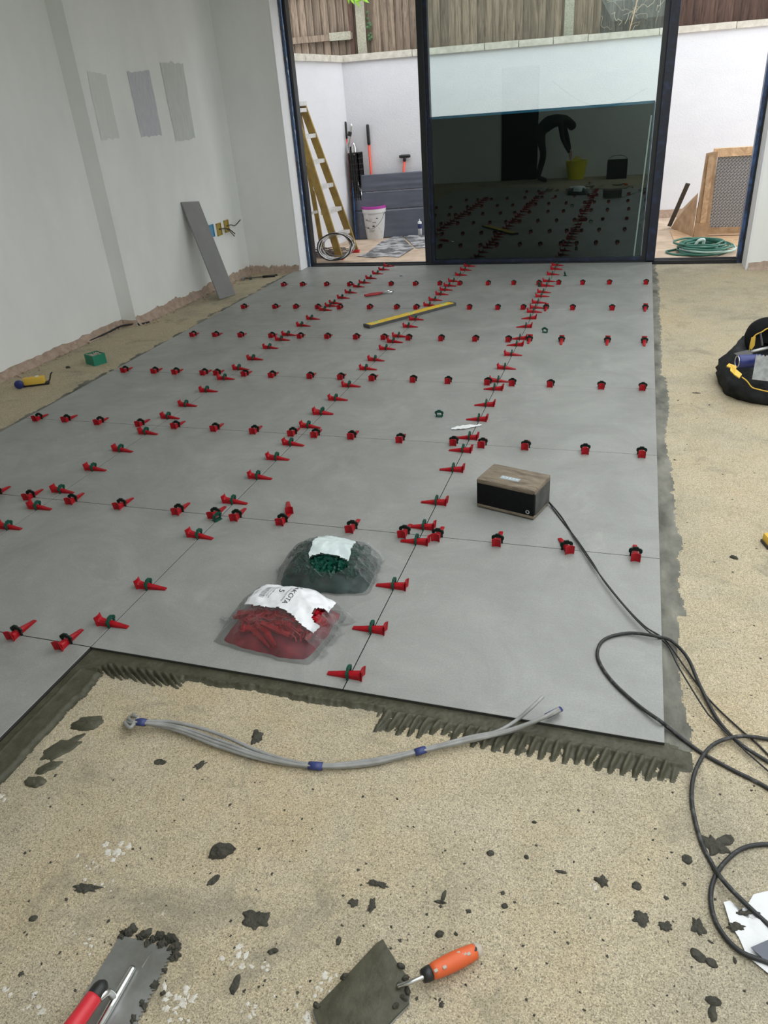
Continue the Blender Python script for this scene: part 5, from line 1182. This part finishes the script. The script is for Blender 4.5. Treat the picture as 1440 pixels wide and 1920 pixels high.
# coiled green hose
hs = thing('garden_hose', (.50, 7.15, GZ), 0, 'coiled dark green garden hose just outside the right doorway', 'hose')
for k in range(9):
    cx_, cy_ = .50+random.uniform(-.05, .08), 7.18+random.uniform(-.06, .06); rx, ry = .27+random.uniform(-.10, .04), .27+random.uniform(-.10, .05); ph = random.uniform(0, 6); pts = []
    for i in range(40): a = 2*PI*i/40+ph; pts.append((cx_+rx*math.cos(a)+.02*nz(i*.2, k), cy_+ry*math.sin(a), GZ+.012+.011*k+.008*nz(i*.25, k)))
    ppart(hs, MB().tube(pts+[pts[0]], .011, 7, cap=False), 'hose_loop', M['hose'] if k != 3 else mat('pale_hose', (.42, .60, .55), .4), smooth=True)
ppart(hs, MB().tube(spline([(.42, 7.02, GZ+.10), (.45, 7.0, GZ+.15), (.50, 7.03, GZ+.15), (.50, 7.08, GZ+.09)], 6), .014, 8), 'connector', mat('pale_fitting', (.6, .72, .68), .4), smooth=True)
mb = MB().lathe([(.19, 0), (.20, .02), (.19, .05), (.12, .055), (.12, .02)], 28, Matrix.Translation((.47, 7.16, GZ+.0))); ppart(hs, mb, 'cable_ring', M['white'], smooth=True)

# ---------------------------------------------------------------- behind the camera
ps = thing('person', (-2.12, -1.95, ZS), 0, 'person in black workwear bending down, mirrored in the dark glass', 'person')
J = {'pel': (0, 0, .95), 'sp': (.16, .02, 1.10), 'ch': (.36, .04, 1.16), 'nk': (.50, .04, 1.10), 'hd': (.60, .04, 1.00), 'ht': (.66, .04, .92),
 'hl': (-.01, -.10, .90), 'kl': (.06, -.12, .50), 'al': (-.04, -.12, .09), 'tl': (.14, -.13, .035), 'hr': (-.01, .10, .90), 'kr': (.10, .12, .50), 'ar': (0, .12, .09), 'tr': (.18, .13, .035),
 'sl': (.40, -.17, 1.08), 'el': (.50, -.20, .80), 'wl': (.58, -.14, .55), 'sr': (.40, .22, 1.08), 'er': (.46, .26, .78), 'wr': (.60, .20, .52)}
def skinfig(par, name, J, E, Rr, m, root):
    ks = list(J); me = bpy.data.meshes.new(name); me.from_pydata([J[k] for k in ks], [(ks.index(a), ks.index(b)) for a, b in E], []); o = bpy.data.objects.new(name, me); link(o, par); me.materials.append(m)
    md = o.modifiers.new('skin', 'SKIN'); lay = me.skin_vertices.new(name='') if hasattr(me.skin_vertices, 'new') else None
    if not me.skin_vertices:
        bm = bmesh.new(); bm.from_mesh(me); bm.verts.layers.skin.verify(); bm.to_mesh(me); bm.free()
    for k, sv in zip(ks, me.skin_vertices[0].data): sv.radius = (Rr[k],)*2; sv.use_root = (k == root)
    md.use_smooth_shade = True; sb = o.modifiers.new('sub', 'SUBSURF'); sb.levels = sb.render_levels = 1; return o
skinfig(ps, 'body', J, [('pel','sp'),('sp','ch'),('ch','nk'),('nk','hd'),('hd','ht'),('pel','hl'),('hl','kl'),('kl','al'),('al','tl'),('pel','hr'),('hr','kr'),('kr','ar'),('ar','tr'),('ch','sl'),('sl','el'),('el','wl'),('ch','sr'),('sr','er'),('er','wr')],
 dict(pel=.15, sp=.15, ch=.16, nk=.065, hd=.10, ht=.075, hl=.095, kl=.062, al=.045, tl=.035, hr=.095, kr=.062, ar=.045, tr=.035, sl=.065, el=.047, wl=.032, sr=.065, er=.047, wr=.032), M['cloth'], 'pel')
for sy, (wx, wy, wz) in ((-1, J['wl']), (1, J['wr'])):
    hj = {'w': (wx, wy, wz), 'p': (wx+.02, wy, wz-.07)}; E_ = [('w', 'p')]; rr = {'w': .028, 'p': .034}
    for i, dl in enumerate((.072, .085, .088, .080)):
        b = (wx+.02+.002*i, wy+(i-1.5)*.020, wz-.10); t1 = (b[0]+.008, b[1], b[2]-dl*.5); t2 = (b[0]-.006, b[1], b[2]-dl*.95)
        hj['b%d' % i] = b; hj['c%d' % i] = t1; hj['d%d' % i] = t2; E_ += [('p', 'b%d' % i), ('b%d' % i, 'c%d' % i), ('c%d' % i, 'd%d' % i)]; rr.update({'b%d' % i: .0095, 'c%d' % i: .009, 'd%d' % i: .008})
    hj['t0'] = (wx+.03, wy-sy*.035, wz-.06); hj['t1'] = (wx+.03, wy-sy*.05, wz-.10); E_ += [('p', 't0'), ('t0', 't1')]; rr.update(t0=.011, t1=.009)
    skinfig(ps, 'hand', hj, E_, rr, M['skin'], 'w')
MB().span((-3.0, -2.702, ZS), (-2.25, -2.68, 2.05)).build('door_2', mat('dark_doorway', (.01, .01, .011), .9), kind='structure')
yb = thing('builders_bucket', (-1.42, -2.30, ZS), 0, 'yellow flexible builders bucket on the floor behind the photographer', 'bucket')
MB().lathe([(0, .005), (.155, .005), (.21, .33), (.222, .335), (.222, .345), (.205, .345), (.150, .02), (0, .02)], 28).build('tub', M['ybucket'], yb, auto=40)
for s_ in (-1, 1): MB().tube(spline([(-.06, s_*.215, .33), (-.04, s_*.225, .39), (.04, s_*.225, .39), (.06, s_*.215, .33)], 5), .012, 8).build('handle', M['ybucket'], yb, smooth=True)
bb = thing('black_tub', (-.62, -2.15, ZS), 0, 'black plastic crate tub behind the photographer', 'tub')
mb = MB(); 
for a in (((-.19, -.15), (.19, -.14)), ((-.19, .14), (.19, .15)), ((-.19, -.14), (-.18, .14)), ((.18, -.14), (.19, .14))): mb.span((*a[0], 0), (*a[1], .33))
mb.span((-.19, -.15, 0), (.19, .15, .01)); mb.build('tub', M['blackp'], bb); MB().tube(spline([(-.19, 0, .33), (-.1, 0, .40), (.1, 0, .40), (.19, 0, .33)], 5), .006, 6).build('handle', M['dgrey'], bb)
MB().tube(spline([(-2.0, -2.69, 1.75), (-1.4, -2.68, 1.35), (-.8, -2.68, 1.25), (-.2, -2.68, 1.5)], 8), .008, 6).build('hanging_cable', M['blackp'], smooth=True, label='black cable drooping along the wall behind the photographer', cat='cable')
